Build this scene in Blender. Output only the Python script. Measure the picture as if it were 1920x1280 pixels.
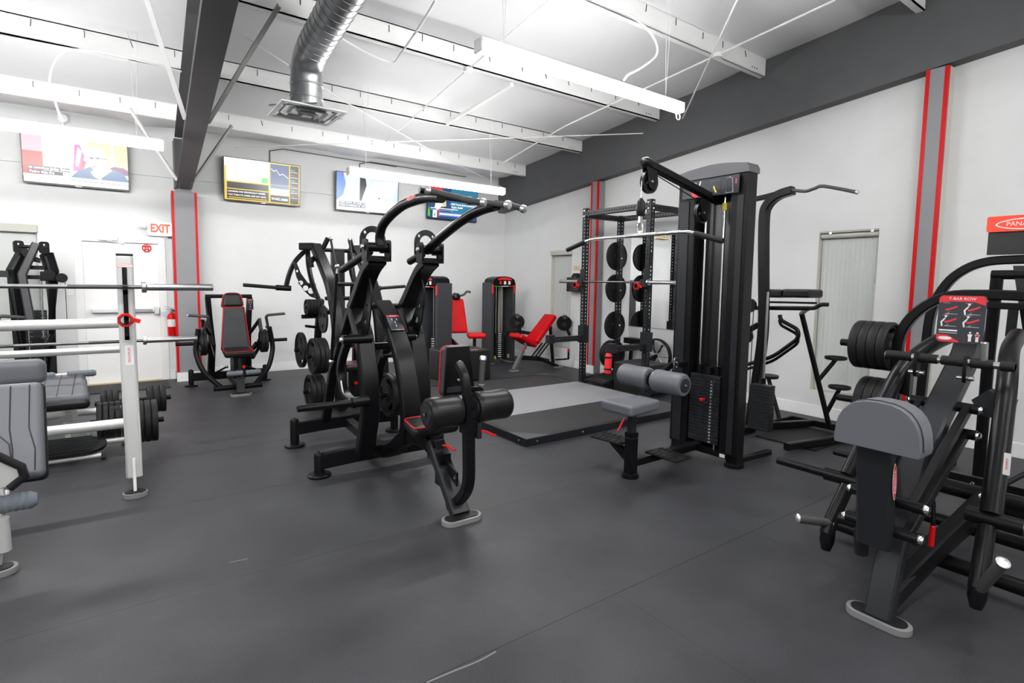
import bpy, math, random
from mathutils import Vector as V, Matrix
from mathutils.geometry import tessellate_polygon
random.seed(7)
for o in list(bpy.data.objects): bpy.data.objects.remove(o)
SC = bpy.context.scene; COL = SC.collection
# ------------------------------------------------------------------ camera
FPX, YAW, PITCH, ROLL, PX, PY, EYE = 1018.6, .6244, -.0815, .0156, 960, 611.4, 1.56
def cam_axes():
    c, s, cp, sp = math.cos(YAW), math.sin(YAW), math.cos(PITCH), math.sin(PITCH)
    f = V((s*cp, c*cp, sp)); r = V((c, -s, 0)); u = r.cross(f); cr, sr = math.cos(ROLL), math.sin(ROLL)
    return r*cr + u*sr, u*cr - r*sr, f
CR, CU, CF = cam_axes()
EYEP = V((0, 0, EYE))
cd = bpy.data.cameras.new('camera'); cam = bpy.data.objects.new('camera', cd); COL.objects.link(cam)
cam.matrix_world = Matrix(((CR.x, CU.x, -CF.x, 0), (CR.y, CU.y, -CF.y, 0), (CR.z, CU.z, -CF.z, EYE), (0, 0, 0, 1)))
cd.sensor_width = 36; cd.lens = FPX/1920*36; cd.shift_y = -(640-PY)/1920; cd.clip_start = .05; cd.clip_end = 100
SC.camera = cam
# ------------------------------------------------------------------ world, exposure
w = bpy.data.worlds.new('world'); SC.world = w; w.use_nodes = True
w.node_tree.nodes['Background'].inputs[0].default_value = (.8, .85, .9, 1)
w.node_tree.nodes['Background'].inputs[1].default_value = .6
vs = SC.view_settings; vs.view_transform = 'Standard'; vs.look = 'None'; vs.gamma = 1; vs.use_curve_mapping = False
vs.exposure = 0.84
TUBE_POWER = 36.0          # emission strength of the suspended light tubes
# ------------------------------------------------------------------ measuring: a sight line of the survey met with a known plane
def U(x, y, X=None, Y=None, Z=None):
    d = CR*((x-PX)/FPX) - CU*((y-PY)/FPX) + CF
    if X is not None: t = X/d.x
    elif Y is not None: t = Y/d.y
    else: t = (Z-EYE)/d.z
    return EYEP + d*t
RZ0, RSL = 3.642, .101
def roof_z(y): return RZ0 + RSL*(8.73-y)          # underside of the purlins
def UR(x, y, off=0):                              # meet with the roof slope
    d = CR*((x-PX)/FPX) - CU*((y-PY)/FPX) + CF
    t = (RZ0 + RSL*8.73 + off - EYE)/(d.z + RSL*d.y)
    return EYEP + d*t
# ------------------------------------------------------------------ materials
MATS = {}
def mat(name, col, rough=.5, metal=0, spec=.5, noise=0, nscale=40, bump=0, bscale=200, emit=None, estr=0, coat=0, trans=0):
    if name in MATS: return MATS[name]
    m = bpy.data.materials.new(name); m.use_nodes = True; nt = m.node_tree; b = nt.nodes['Principled BSDF']
    b.inputs['Base Color'].default_value = (*col, 1); b.inputs['Roughness'].default_value = rough
    b.inputs['Metallic'].default_value = metal; b.inputs['Specular IOR Level'].default_value = spec
    b.inputs['Coat Weight'].default_value = coat; b.inputs['Transmission Weight'].default_value = trans
    if emit: b.inputs['Emission Color'].default_value = (*emit, 1); b.inputs['Emission Strength'].default_value = estr
    if noise or bump:
        tc = nt.nodes.new('ShaderNodeTexCoord')
        if noise:
            n = nt.nodes.new('ShaderNodeTexNoise'); n.inputs['Scale'].default_value = nscale; n.inputs['Detail'].default_value = 6
            r = nt.nodes.new('ShaderNodeMapRange'); r.inputs[1].default_value = .3; r.inputs[2].default_value = .7
            r.inputs[3].default_value = 1-noise; r.inputs[4].default_value = 1+noise
            mx = nt.nodes.new('ShaderNodeMix'); mx.data_type = 'RGBA'; mx.blend_type = 'MULTIPLY'; mx.inputs[0].default_value = 1
            mx.inputs[6].default_value = (*col, 1)
            nt.links.new(tc.outputs['Object'], n.inputs['Vector']); nt.links.new(n.outputs[0], r.inputs[0])
            nt.links.new(r.outputs[0], mx.inputs[7]); nt.links.new(mx.outputs[2], b.inputs['Base Color'])
        if bump:
            n2 = nt.nodes.new('ShaderNodeTexNoise'); n2.inputs['Scale'].default_value = bscale; n2.inputs['Detail'].default_value = 4
            bp = nt.nodes.new('ShaderNodeBump'); bp.inputs['Strength'].default_value = bump; bp.inputs['Distance'].default_value = .002
            nt.links.new(tc.outputs['Object'], n2.inputs['Vector']); nt.links.new(n2.outputs[0], bp.inputs['Height'])
            nt.links.new(bp.outputs[0], b.inputs['Normal'])
    MATS[name] = m; return m
WALL = mat('wall_paint', (.70, .71, .705), .75, noise=.02, nscale=3, bump=.15, bscale=120)
CEIL = mat('white_vinyl_insulation', (.80, .80, .81), .6, bump=.2, bscale=3)
WHITE = mat('white_paint', (.84, .84, .83), .5)
BASEW = mat('white_trim_paint', (.86, .86, .86), .4)
DKGREY = mat('charcoal_paint', (.085, .086, .09), .6, noise=.05, nscale=5)
COLGREY = mat('column_grey_paint', (.25, .25, .265), .6, bump=.2, bscale=300)
REDTRIM = mat('red_trim_paint', (.58, .002, .004), .4, spec=.25)
BEIGE = mat('beige_blind', (.50, .49, .44), .6)
BLK = mat('black_powder_coat', (.005, .005, .006), .3, spec=.2, bump=.1, bscale=900)
BLK2 = mat('graphite_powder_coat', (.016, .017, .02), .34, spec=.3, bump=.1, bscale=900)
RACKM = mat('rack_satin_black', (.016, .017, .021), .4, spec=.25, bump=.1, bscale=900)
RUB = mat('black_rubber', (.011, .011, .012), .5, spec=.22, bump=.25, bscale=500)
GRIP = mat('grey_rubber_grip', (.06, .058, .058), .6, spec=.3)
CHR = mat('chrome', (.78, .78, .79), .12, metal=1)
STEEL = mat('brushed_steel', (.5, .5, .51), .28, metal=1)
ZINC = mat('galvanised_steel', (.55, .56, .57), .33, metal=1, noise=.2, nscale=12)
ALU = mat('aluminium_cap', (.75, .75, .76), .35, metal=1)
SILV = mat('silver_paint', (.58, .58, .57), .35, metal=.25, coat=.2)
PADB = mat('black_vinyl', (.009, .009, .010), .34, spec=.3, bump=.15, bscale=600)
PADG = mat('grey_vinyl', (.118, .122, .138), .4, spec=.4, bump=.15, bscale=500)
PADD = mat('charcoal_vinyl', (.026, .027, .031), .38, spec=.35, bump=.15, bscale=500)
PADR = mat('red_vinyl', (.60, .002, .006), .38, spec=.25, bump=.1, bscale=500)
PIPE = mat('red_piping', (.6, .004, .006), .4, spec=.3)
REDP = mat('red_plastic', (.62, .004, .006), .3, spec=.3)
REDO = mat('orange_red_panel', (.80, .055, .02), .4)
FOAM = mat('blue_grey_foam', (.13, .15, .175), .7)
PRINT = mat('dark_placard', (.022, .024, .032), .3)
PRINTW = mat('white_print', (.75, .75, .75), .4)
PRINTG = mat('grey_print', (.3, .3, .32), .4)
PRINTR = mat('red_print', (.7, .02, .03), .4)
PRINTY = mat('yellow_print', (.75, .62, .02), .4)
GRN = mat('green_print', (.03, .35, .06), .4)
FOOTG = mat('grey_plastic_foot', (.2, .2, .205), .4)
PLYT = mat('platform_grey_board', (.27, .275, .285), .42, noise=.03, nscale=2)
DARKBACK = mat('dark_tinted_panel', (.01, .01, .01), .25)
CREAMP = mat('cream_panel', (.42, .40, .33), .4)
MIRROR = mat('mirror_glass', (.86, .87, .87), .01, metal=1)
# ------------------------------------------------------------------ mesh builder
ORG = {}
class MB:
    def __init__(s): s.v = []; s.f = []
    def add(s, vs, fs):
        n = len(s.v); s.v += [V(p) for p in vs]; s.f += [tuple(i+n for i in f) for f in fs]; return s
    def box(s, c, sz, R=None):
        c = V(c); pts = []
        for z in (-1, 1):
            for y in (-1, 1):
                for x in (-1, 1):
                    p = V((x*sz[0]/2, y*sz[1]/2, z*sz[2]/2)); pts.append(c + (R @ p if R else p))
        return s.add(pts, [(0, 2, 3, 1), (4, 5, 7, 6), (0, 1, 5, 4), (2, 6, 7, 3), (0, 4, 6, 2), (1, 3, 7, 5)])
    def bb(s, a, b):
        return s.box([(a[i]+b[i])/2 for i in range(3)], [abs(b[i]-a[i]) for i in range(3)])
    def sweep(s, pts, prof, up=(0, 0, 1), closed=False, caps=True, scales=None):
        pts = [V(p) for p in pts]; n = len(pts); k = len(prof); out = []; pt_ = up is None; prev = None
        if pt_: up = V((0, 0, 1)) if abs((pts[1]-pts[0]).normalized().z) < .9 else V((1, 0, 0))
        up = V(up)
        for i, p in enumerate(pts):
            if closed: a, b = pts[i-1], pts[(i+1) % n]
            else: a, b = pts[max(i-1, 0)], pts[min(i+1, n-1)]
            d1 = (p-a).normalized() if (p-a).length > 1e-9 else (b-p).normalized()
            d2 = (b-p).normalized() if (b-p).length > 1e-9 else d1
            t = (d1+d2); t = t.normalized() if t.length > 1e-6 else d1
            side = t.cross(up)
            if side.length < 1e-4: side = t.cross(V((1, 0, 0)) if abs(t.x) < .9 else V((0, 1, 0)))
            side.normalize()
            if pt_ and prev is not None:                      # carry the frame along the path so that the tube does not pinch
                q_ = prev-t*prev.dot(t); side = q_.normalized() if q_.length > 1e-5 else side
            prev = side; w = side.cross(t).normalized()
            m = 1/max(.35, t.dot(d1)); sc = scales[i] if scales else 1
            # widen at mitred corners, in the bend plane only
            bend = (d2-d1); bd = bend.normalized() if bend.length > 1e-5 else None
            for (x, y) in prof:
                q = side*x*sc + w*y*sc
                if bd is not None: e = bd - t*bd.dot(t); e = e.normalized() if e.length > 1e-6 else e; q = q + e*(q.dot(e))*(m-1)
                out.append(p+q)
        fs = []
        for i in range(n if closed else n-1):
            j = (i+1) % n
            for q in range(k): r = (q+1) % k; fs.append((i*k+q, i*k+r, j*k+r, j*k+q))
        if caps and not closed: fs += [tuple(range(k-1, -1, -1)), tuple((n-1)*k+q for q in range(k))]
        return s.add(out, fs)
    def bar(s, pts, w, h, up=(0, 0, 1), closed=False):
        a, b = w/2, h/2; c = min(w, h)*.14
        return s.sweep(pts, [(-a+c, -b), (a-c, -b), (a, -b+c), (a, b-c), (a-c, b), (-a+c, b), (-a, b-c), (-a, -b+c)], up, closed)
    def tube(s, pts, r, n=12, closed=False, scales=None, up=None):
        if up is None and closed: up = (0, 0, 1)
        return s.sweep(pts, [(r*math.cos(6.28318*i/n), r*math.sin(6.28318*i/n)) for i in range(n)], up, closed, scales=scales)
    def lathe(s, prof, o, ax, n=24):
        o = V(o); ax = V(ax).normalized(); e1 = ax.cross(V((0, 0, 1)))
        if e1.length < 1e-3: e1 = V((1, 0, 0))
        e1.normalize(); e2 = ax.cross(e1); pts = []; fs = []; k = len(prof)
        for i in range(n):
            a = 6.283185*i/n; d = e1*math.cos(a)+e2*math.sin(a)
            for (r, t) in prof: pts.append(o+ax*t+d*r)
        for i in range(n):
            j = (i+1) % n
            for q in range(k-1): fs.append((i*k+q, j*k+q, j*k+q+1, i*k+q+1))
        ring = prof[0] == prof[-1]
        if prof[0][0] > 1e-6 and not ring: fs.append(tuple(i*k for i in range(n))[::-1])
        if prof[-1][0] > 1e-6 and not ring: fs.append(tuple(i*k+k-1 for i in range(n)))
        return s.add(pts, fs)
    def cyl(s, a, b, r, n=16, bev=0):
        a, b = V(a), V(b); L = (b-a).length; e = bev
        pr = [(r-e, 0), (r, e), (r, L-e), (r-e, L)] if e else [(r, 0), (r, L)]
        return s.lathe(pr, a, b-a, n)
    def ball(s, c, r, n=12):
        k = 6; return s.lathe([(r*math.sin(math.pi*i/k)+1e-7, -r*math.cos(math.pi*i/k)) for i in range(k+1)], c, (0, 0, 1), n)
    def plate(s, outer, holes, o, ex, ey, th):
        """flat plate: outline and holes in 2D, th centred on the plane"""
        o, ex, ey = V(o), V(ex).normalized(), V(ey).normalized(); nz = ex.cross(ey).normalized()
        loops = [outer]+holes; flat = [V((p[0], p[1], 0)) for l in loops for p in l]
        tris = tessellate_polygon([[V((p[0], p[1], 0)) for p in l] for l in loops])
        n = len(flat); P = [o+ex*p.x+ey*p.y for p in flat]
        vs = [p+nz*th/2 for p in P]+[p-nz*th/2 for p in P]; fs = []
        for t in tris:
            a, b, c = [flat[i] for i in t]
            if (b-a).cross(c-a).z < 0: t = (t[0], t[2], t[1])
            fs.append(tuple(t)); fs.append((t[0]+n, t[2]+n, t[1]+n))
        st = 0
        for l in loops:
            m = len(l)
            for i in range(m): a, b = st+i, st+(i+1) % m; fs.append((a, a+n, b+n, b))
            st += m
        return s.add(vs, fs)
    def prism(s, poly, ext):
        """extrude a 3D polygon along ext"""
        ext = V(ext); n = len(poly); P = [V(p) for p in poly]
        return s.add(P+[p+ext for p in P], [tuple(range(n))[::-1], tuple(range(n, 2*n))]+[(i, (i+1) % n, (i+1) % n+n, i+n) for i in range(n)])
    def mesh(s, name, org=V((0, 0, 0)), ang=38):
        import bmesh
        me = bpy.data.meshes.new(name); me.from_pydata([p-org for p in s.v], [], s.f)
        bm = bmesh.new(); bm.from_mesh(me); bmesh.ops.recalc_face_normals(bm, faces=bm.faces); bm.to_mesh(me); bm.free()
        me.polygons.foreach_set('use_smooth', [True]*len(me.polygons)); me.set_sharp_from_angle(angle=math.radians(ang))
        return me
    def build(s, name, m, parent=None, label=None, bevel=0, org=None, seg=2):
        o0 = ORG.get(parent.name, V((0, 0, 0))) if parent else (V(org) if org is not None else V((0, 0, 0)))
        me = s.mesh(name, o0); me.materials.append(m)
        ob = bpy.data.objects.new(name, me); COL.objects.link(ob)
        if parent: ob.parent = parent; ORG[ob.name] = o0
        else: ob.location = o0; ORG[ob.name] = o0
        if label: ob['label'] = label
        if bevel:
            b = ob.modifiers.new('bevel', 'BEVEL'); b.width = bevel; b.segments = seg; b.limit_method = 'ANGLE'; b.angle_limit = math.radians(40); b.harden_normals = True
        return ob
def thing(name, label, cat, loc=(0, 0, 0), group=None):
    o = bpy.data.objects.new(name, None); COL.objects.link(o); o.location = loc; o.empty_display_size = .1
    ORG[o.name] = V(loc); o['label'] = label; o['category'] = cat
    if group: o['group'] = group
    return o
def tag(o, label, cat, group=None):
    o['label'] = label; o['category'] = cat
    if group: o['group'] = group
    return o
def struct(o): o['kind'] = 'structure'; return o
def copy_tree(o, parent=None, off=None):
    c = o.copy(); COL.objects.link(c); c.parent = parent
    ORG[c.name] = ORG.get(o.name, V((0, 0, 0))) + (off if off is not None else V((0, 0, 0)))
    if parent is None and off is not None: c.location = o.location + off
    for ch in [q for q in bpy.data.objects if q.parent == o]: copy_tree(ch, c, off)
    return c
def smooth(pts, n=6):
    """Catmull-Rom through the points"""
    P = [V(p) for p in pts]; out = []
    for i in range(len(P)-1):
        a, b, c, d = P[max(i-1, 0)], P[i], P[i+1], P[min(i+2, len(P)-1)]
        for k in range(n):
            t = k/n; out.append(.5*((2*b)+(c-a)*t+(2*a-5*b+4*c-d)*t*t+(3*b-a-3*c+d)*t**3))
    return out+[P[-1]]
def fillet(pts, r, n=5):
    P = [V(p) for p in pts]; out = [P[0]]
    for i in range(1, len(P)-1):
        a, b, c = P[i-1], P[i], P[i+1]; d1, d2 = (a-b), (c-b); rr = min(r, d1.length*.49, d2.length*.49)
        p, q = b+d1.normalized()*rr, b+d2.normalized()*rr
        for k in range(n+1): t = k/n; out.append(p*(1-t)**2+b*2*t*(1-t)+q*t*t)
    return out+[P[-1]]
def circ(x, y, r, n=10, sx=1, a0=0): return [(x+r*sx*math.cos(6.28318*i/n+a0), y+r*math.sin(6.28318*i/n+a0)) for i in range(n)]
def rrect(x0, y0, x1, y1, r, n=4):
    out = []
    for cx, cy, a in ((x1-r, y1-r, 0), (x0+r, y1-r, 90), (x0+r, y0+r, 180), (x1-r, y0+r, 270)):
        for i in range(n+1): t = math.radians(a+90*i/n); out.append((cx+r*math.cos(t), cy+r*math.sin(t)))
    return out
def text(s, size, o, ex, ey, m, parent, name='lettering', align='CENTER', sx=1, th=.0006, bold=0):
    cu = bpy.data.curves.new(name, 'FONT'); cu.body = s; cu.size = size; cu.align_x = align; cu.align_y = 'CENTER'; cu.resolution_u = 2; cu.extrude = th; cu.offset = bold
    t = bpy.data.objects.new(name, cu); COL.objects.link(t)
    me = bpy.data.meshes.new_from_object(t.evaluated_get(bpy.context.evaluated_depsgraph_get())); bpy.data.objects.remove(t)
    ex, ey, o = V(ex).normalized(), V(ey).normalized(), V(o); nz = ex.cross(ey); o0 = ORG.get(parent.name, V((0, 0, 0)))
    for v in me.vertices: v.co = o+ex*v.co.x*sx+ey*v.co.y+nz*v.co.z-o0
    me.materials.clear(); me.materials.append(m); ob = bpy.data.objects.new(name, me); COL.objects.link(ob); ob.parent = parent; ORG[ob.name] = o0
    return ob
def flat(poly, o, ex, ey, th, m, parent, name):
    """printed shape: thin sheet in the frame (o, ex, ey)"""
    return MB().plate(poly, [], o, ex, ey, th).build(name, m, parent)
def bolt(mb, p, n, r=.012):
    n = V(n).normalized(); mb.lathe([(r, 0), (r, r*.5), (r*.7, r*.9), (1e-6, r)], V(p), n, 8); return mb
def logo(o, ex, ey, w, parent, bg=PRINTR, fg=PRINTW, name='logo'):
    """maker's mark: pointed oval with lettering"""
    ov = [(w/2*math.cos(a)*(1+.12*abs(math.cos(a))**5), w*.14*math.sin(a)) for a in [6.28318*i/28 for i in range(28)]]
    e = flat(ov, o, ex, ey, .0012, fg, parent, name+'_border'); nz = V(ex).normalized().cross(V(ey).normalized())
    flat([(x*.93, y*.82) for x, y in ov], V(o)+nz*.0007, ex, ey, .0012, bg, parent, name)
    text('PANATTA', w*.155, V(o)+nz*.0016, ex, ey, fg, parent, name+'_lettering')
EOF_MARK = 0
# ================================================================== LIGHT TUBES (the room's lamps)
GLOW = mat('lit_diffuser', (.9, .9, .9), .5, emit=(1, .995, .985), estr=TUBE_POWER)
def light_tube(x0, y, z, label, L=2.44):
    t = thing('light_tube', label, 'light', (x0+L/2, y, z), 'suspended light tubes')
    m = MB(); pr = [(.056*math.cos(a), .05*math.sin(a)-.008) for a in [6.283185*i/20 for i in range(20)]]
    m.sweep([(x0+.03, y, z), (x0+L-.03, y, z)], pr, (0, 0, 1)); m.build('diffuser', GLOW, t)
    MB().bb((x0+.03, y-.036, z+.034), (x0+L-.03, y+.036, z+.05)).build('housing', WHITE, t)
    for e in (x0+.01, x0+L-.032): MB().bb((e, y-.056, z-.056), (e+.022, y+.056, z+.046)).build('end_cap', WHITE, t, bevel=.02, seg=3)
    for e in (x0+.25, x0+L-.25):
        h = MB(); zt = roof_z(y)+.2
        h.tube([(e, y, z+.03), (e-.04, y, zt)], .0025, 5).tube([(e, y, z+.03), (e+.04, y, zt)], .0025, 5); h.build('hanging_wire', WHITE, t)
    return t
light_tube(2.23, 3.61, 3.335, 'bright light tube hanging nearest, above the cable pulldown tower')
lt0 = [o for o in bpy.data.objects if o.name == 'light_tube'][0]
rc = V((4.6, 3.59, 3.235)); MB().tube([rc+V((.03*math.cos(t), 0, .03*math.sin(t))) for t in [6.283*i/18 for i in range(18)]], .005, 6, closed=True, up=(0, 1, 0)).tube([rc+V((0, 0, .03)), rc+V((0, 0, .06))], .004, 6).build('pull_ring', WHITE, lt0)
light_tube(2.38, 6.94, 2.935, 'light tube hanging in front of the third and fourth televisions')
light_tube(-2.0, 6.94, 2.94, 'light tube hanging across the leftmost television')
for (x, y) in ((-2.0, 3.61), (2.23, .3), (-2.0, .3), (2.23, -3), (-2, -3), (-6.3, 6.94), (-6.3, 3.61), (-6.3, .3), (-6.3, -3)):
    light_tube(x, y, roof_z(y)-.78, 'light tube %s, %s' % ({3.61: 'in the row of the near tube', .3: 'in the row above the camera', -3: 'in the row behind the camera', 6.94: 'in the row along the back wall'}[y], {-2.0: 'left of the rafter', -2: 'left of the rafter', 2.23: 'right of the rafter', -6.3: 'at the left wall'}[x]))
# ================================================================== SETTING
XW, YW, XF = 6.735, 9.685, 6.57
X0, Y0 = -8.5, -5.0
FLOORM = mat('speckled_black_rubber', (.039, .0395, .0445), .45, spec=.28, noise=.2, nscale=2.2, bump=.4, bscale=350)
nt = FLOORM.node_tree; mxn = [n for n in nt.nodes if n.type == 'MIX'][0]; tcn = [n for n in nt.nodes if n.type == 'TEX_COORD'][0]; bsd = nt.nodes['Principled BSDF']
sn = nt.nodes.new('ShaderNodeTexNoise'); sn.inputs['Scale'].default_value = 180; sn.inputs['Detail'].default_value = 3; sr_ = nt.nodes.new('ShaderNodeMapRange')
for i_, v_ in ((1, .35), (2, .65), (3, .78), (4, 1.22)): sr_.inputs[i_].default_value = v_
m2 = nt.nodes.new('ShaderNodeMix'); m2.data_type = 'RGBA'; m2.blend_type = 'MULTIPLY'; m2.inputs[0].default_value = 1
nt.links.new(tcn.outputs['Object'], sn.inputs['Vector']); nt.links.new(sn.outputs[0], sr_.inputs[0]); nt.links.new(mxn.outputs[2], m2.inputs[6]); nt.links.new(sr_.outputs[0], m2.inputs[7]); nt.links.new(m2.outputs[2], bsd.inputs['Base Color'])
f = struct(MB().bb((X0, Y0, -.2), (XW+.3, YW+.3, -.012)).build('floor', RUB))
edges = [1.81]+[1.81+1.22*k for k in range(1, 7)]+[YW]
for a, b in zip(edges, edges[1:]): MB().bb((X0, a+.0008, -.012), (XW, b-.0008, 0)).build('rubber_roll', FLOORM, f)
edges = [X0]+[x for x in [3.2+1.22*k for k in range(-9, 3)] if X0 < x < XW]+[XW]
for a, b in zip(edges, edges[1:]): MB().bb((a+.0008, Y0, -.012), (b-.0008, 1.8084, 0)).build('rubber_roll', FLOORM, f)
# scuff marks worn into the rubber
SCUFF = mat('pale_scuff', (.17, .17, .17), .7)
for q in ([(800, 1279), (850, 1258), (895, 1240), (930, 1221)], [(430, 1054), (465, 1047)]):
    pts = [U(x, y, Z=.0006) for x, y in q]; MB().bar(smooth(pts, 3), .008, .0008).build('scuff_mark', SCUFF, f)
# ---- walls
def wall_poly(name, axis, c, outer, holes, th, m):
    if axis == 'Y': return struct(MB().plate(outer, holes, (0, c, 0), (1, 0, 0), (0, 0, 1), th).build(name, m))
    return struct(MB().plate(outer, holes, (c, 0, 0), (0, 1, 0), (0, 0, 1), th).build(name, m))
def rz(y): return roof_z(y)+.3
DX0, DX1, DH = -.46, .515, 2.085
W3 = (-2.1, -.885, .35, 2.2)
R4 = lambda a, b, c, d: [(a, c), (b, c), (b, d), (a, d)]
wb = wall_poly('wall_back', 'Y', YW+.1, [(X0, 0), (DX0, 0), (DX0, DH), (DX1, DH), (DX1, 0), (XW+.1, 0), (XW+.1, 3.02), (X0, 3.02)], [R4(*W3)], .2, WALL)
MB().bb((X0, YW, 3.024), (XW+.1, YW+.2, rz(YW))).build('upper_wall_panel', WALL, wb)
W1 = (2.525, 3.16, .315, 2.205); W2 = (7.5, 8.085, .33, 2.15)
wr = wall_poly('wall_right', 'X', XW+.1, [(Y0, 0), (YW+.2, 0), (YW+.2, rz(YW)), (Y0, rz(Y0))], [R4(*W1), R4(*W2)], .2, WALL)
wl = wall_poly('wall_left', 'X', X0-.1, [(Y0, 0), (YW+.2, 0), (YW+.2, rz(YW)), (Y0, rz(Y0))], [], .2, WALL)
wf = struct(MB().bb((X0, Y0-.2, 0), (XW, Y0, rz(Y0))).build('wall_front', WALL))
# ---- ceiling: insulation facing sagging between the purlins
PUR = [8.73, 7.12, 5.46, 3.84, 2.2, .57, -1.06, -2.7]
ce = struct(MB().add([(X0, Y0, rz(Y0)), (XW+.2, Y0, rz(Y0)), (XW+.2, YW+.2, rz(YW+.2)), (X0, YW+.2, rz(YW+.2))]+[(X0, Y0, rz(Y0)+.1), (XW+.2, Y0, rz(Y0)+.1), (XW+.2, YW+.2, rz(YW+.2)+.1), (X0, YW+.2, rz(YW+.2)+.1)],
    [(0, 1, 2, 3), (4, 7, 6, 5), (0, 4, 5, 1), (1, 5, 6, 2), (2, 6, 7, 3), (3, 7, 4, 0)]).build('ceiling', CEIL))
BY = [YW]+PUR+[Y0]
for b, a in zip(BY, BY[1:]):
    # strips 1.8 m wide lap along X
    xs = [X0+1.9*i for i in range(9)]; xs = [x for x in xs if x < XW]+[XW]
    for x0, x1 in zip(xs, xs[1:]):
        vs_, fs_ = [], []; nx, ny = 8, 6; wr_ = 1 if b == YW else 0
        for j in range(ny+1):
            for i in range(nx+1):
                u, v = i/nx, j/ny; x = x0+(x1-x0)*u; y = a+(b-a)*v
                z = roof_z(y)+.215-.035*math.sin(math.pi*v)*(.6+.4*math.sin(math.pi*u))
                if wr_: z -= .07*math.sin(math.pi*v)*(1+.8*math.sin(x*4.3)*math.sin(x*1.9+1)) + .02*math.sin(x*17+v*5)*math.sin(math.pi*v)
                vs_.append((x, y, z))
        for j in range(ny):
            for i in range(nx): k = j*(nx+1)+i; fs_.append((k, k+1, k+nx+2, k+nx+1))
        MB().add(vs_, fs_).build('insulation_panel', CEIL, ce)
# ---- purlins
names = ['white steel purlin closest to the back wall', 'white steel purlin second from the back wall', 'white steel purlin third from the back wall',
         'white steel purlin above the near light tube, fourth from the back wall', 'white steel purlin at the top right corner, ending on the grey beam']
clipm = MB().box((0, 0, 0), (.006, .006, .07)).mesh('purlin_clip'); clipm.materials.append(mat('dark_clip', (.03, .03, .03), .5))
for i, y in enumerate(PUR):
    z = roof_z(y); lab = names[i] if i < 5 else ['white steel purlin overhead just before the camera', 'white steel purlin overhead behind the camera', 'white steel purlin last before the front wall'][i-5]
    p = thing('roof_purlin', lab, 'beam', (0, y, z), 'white roof purlins')
    a, b = X0, XF-.005
    MB().bb((a, y, z), (b, y+.012, z+.215)).build('web', WHITE, p)
    MB().bb((a, y, z), (b, y+.075, z+.014)).build('lower_flange', WHITE, p)
    MB().bb((a, y, z+.2), (b, y+.075, z+.212)).build('upper_flange', WHITE, p)
    if i < 5:
        x = -1.9
        while x < 6.4:
            c = bpy.data.objects.new('clip', clipm); COL.objects.link(c); c.parent = p; c.location = (x, -.006, .165-random.random()*.02); c.rotation_euler = (0, random.choice([0, 0, .15, -.35])*random.random(), 0)
            x += .36+random.random()*.12
        for bx in (6.27, 6.32, 6.37):
            MB().cyl((bx, y+.002, z+.05), (bx, y-.008, z+.05), .008, 8).build('bolt', DKGREY, p)
# ---- rafter along the right wall
def beam_z(y): return 3.153+.0935*(8.15-y)
rb = thing('wall_rafter', 'deep charcoal rafter beam running along the top of the right wall', 'beam', (XF, 5, 3.4))
MB().prism([(XF, Y0, beam_z(Y0)), (XF, YW, beam_z(YW)), (XF, YW, roof_z(YW)+.2), (XF, Y0, roof_z(Y0)+.2)], (XW-XF, 0, 0)).build('beam_casing', DKGREY, rb)
# ---- rafter in the middle of the room
p0 = V((.805, 9.36, 2.84)); p1 = U(414, 0, Y=4.1); d = (p1-p0)/(p0.y-4.1); p2 = p0+d*(p0.y-Y0)
ib = thing('roof_rafter', 'dark grey steel rafter rising from the red-edged column on the back wall', 'beam', p0)
def flange(za, zb, name):
    m = MB(); v = []
    for q, z in ((p0, za), (p2, zb)):
        for sx, sz in ((-.1, 0), (.1, 0), (.1, .016), (-.1, .016)): v.append((q.x+sx, q.y, z+sz))
    m.add(v, [(3, 2, 1, 0), (4, 5, 6, 7), (0, 1, 5, 4), (1, 2, 6, 5), (2, 3, 7, 6), (3, 0, 4, 7)]); return m.build(name, mat('rafter_grey_paint', (.055, .053, .056), .45), ib)
flange(p0.z, p2.z, 'lower_flange'); flange(roof_z(p0.y)-.02, roof_z(p2.y)-.02, 'upper_flange')
m = MB(); v = []
for q in (p0, p2):
    for sx, z in ((-.006, q.z+.016), (.006, q.z+.016), (.006, roof_z(q.y)-.02), (-.006, roof_z(q.y)-.02)): v.append((q.x+sx, q.y, z))
m.add(v, [(3, 2, 1, 0), (4, 5, 6, 7), (0, 1, 5, 4), (1, 2, 6, 5), (2, 3, 7, 6), (3, 0, 4, 7)]).build('web', mat('rafter_web_paint', (.2, .2, .21), .5), ib)  # lighter than the flanges: light on the web's side is put into its colour
m = MB()
for k in range(5):
    q = p0+d*(k*.09); bolt(m, (q.x+.07, q.y-.1, q.z), (0, 0, -1), .011); bolt(m, (q.x-.07, q.y-.1, q.z), (0, 0, -1), .011)
m.build('bolt_row', DKGREY, ib)
for k, (px, py, side, yb) in enumerate([(435, 237, 1, 9.0), (243, 205, -1, 9.0), (523, 12, 1, 6.5), (275, 0, -1, 6.5)]):
    q = p0+d*(p0.y-yb); e = UR(px, py); e = V((e.x, e.y, e.z))
    s = V((q.x+side*.1, q.y, q.z+.02)); m = MB().bar([s, e], .045, .006).bar([s+V((0, .02, .02)), e+V((0, .02, .02))], .006, .045)
    tag(m.build('flange_brace', WHITE if side < 0 else mat('brace_grey', (.42, .42, .40), .5), org=s),
        ['pale angle brace right of the rafter near the back wall', 'white angle brace left of the rafter near the back wall', 'grey angle brace right of the rafter beside the duct', 'white angle brace left of the rafter at the top edge'][k], 'brace')
MB().bb((.7, 9.4, 2.86), (.91, YW, roof_z(9.6))).build('knee_stub', mat('rafter_grey_paint', (0, 0, 0)), ib)
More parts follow.
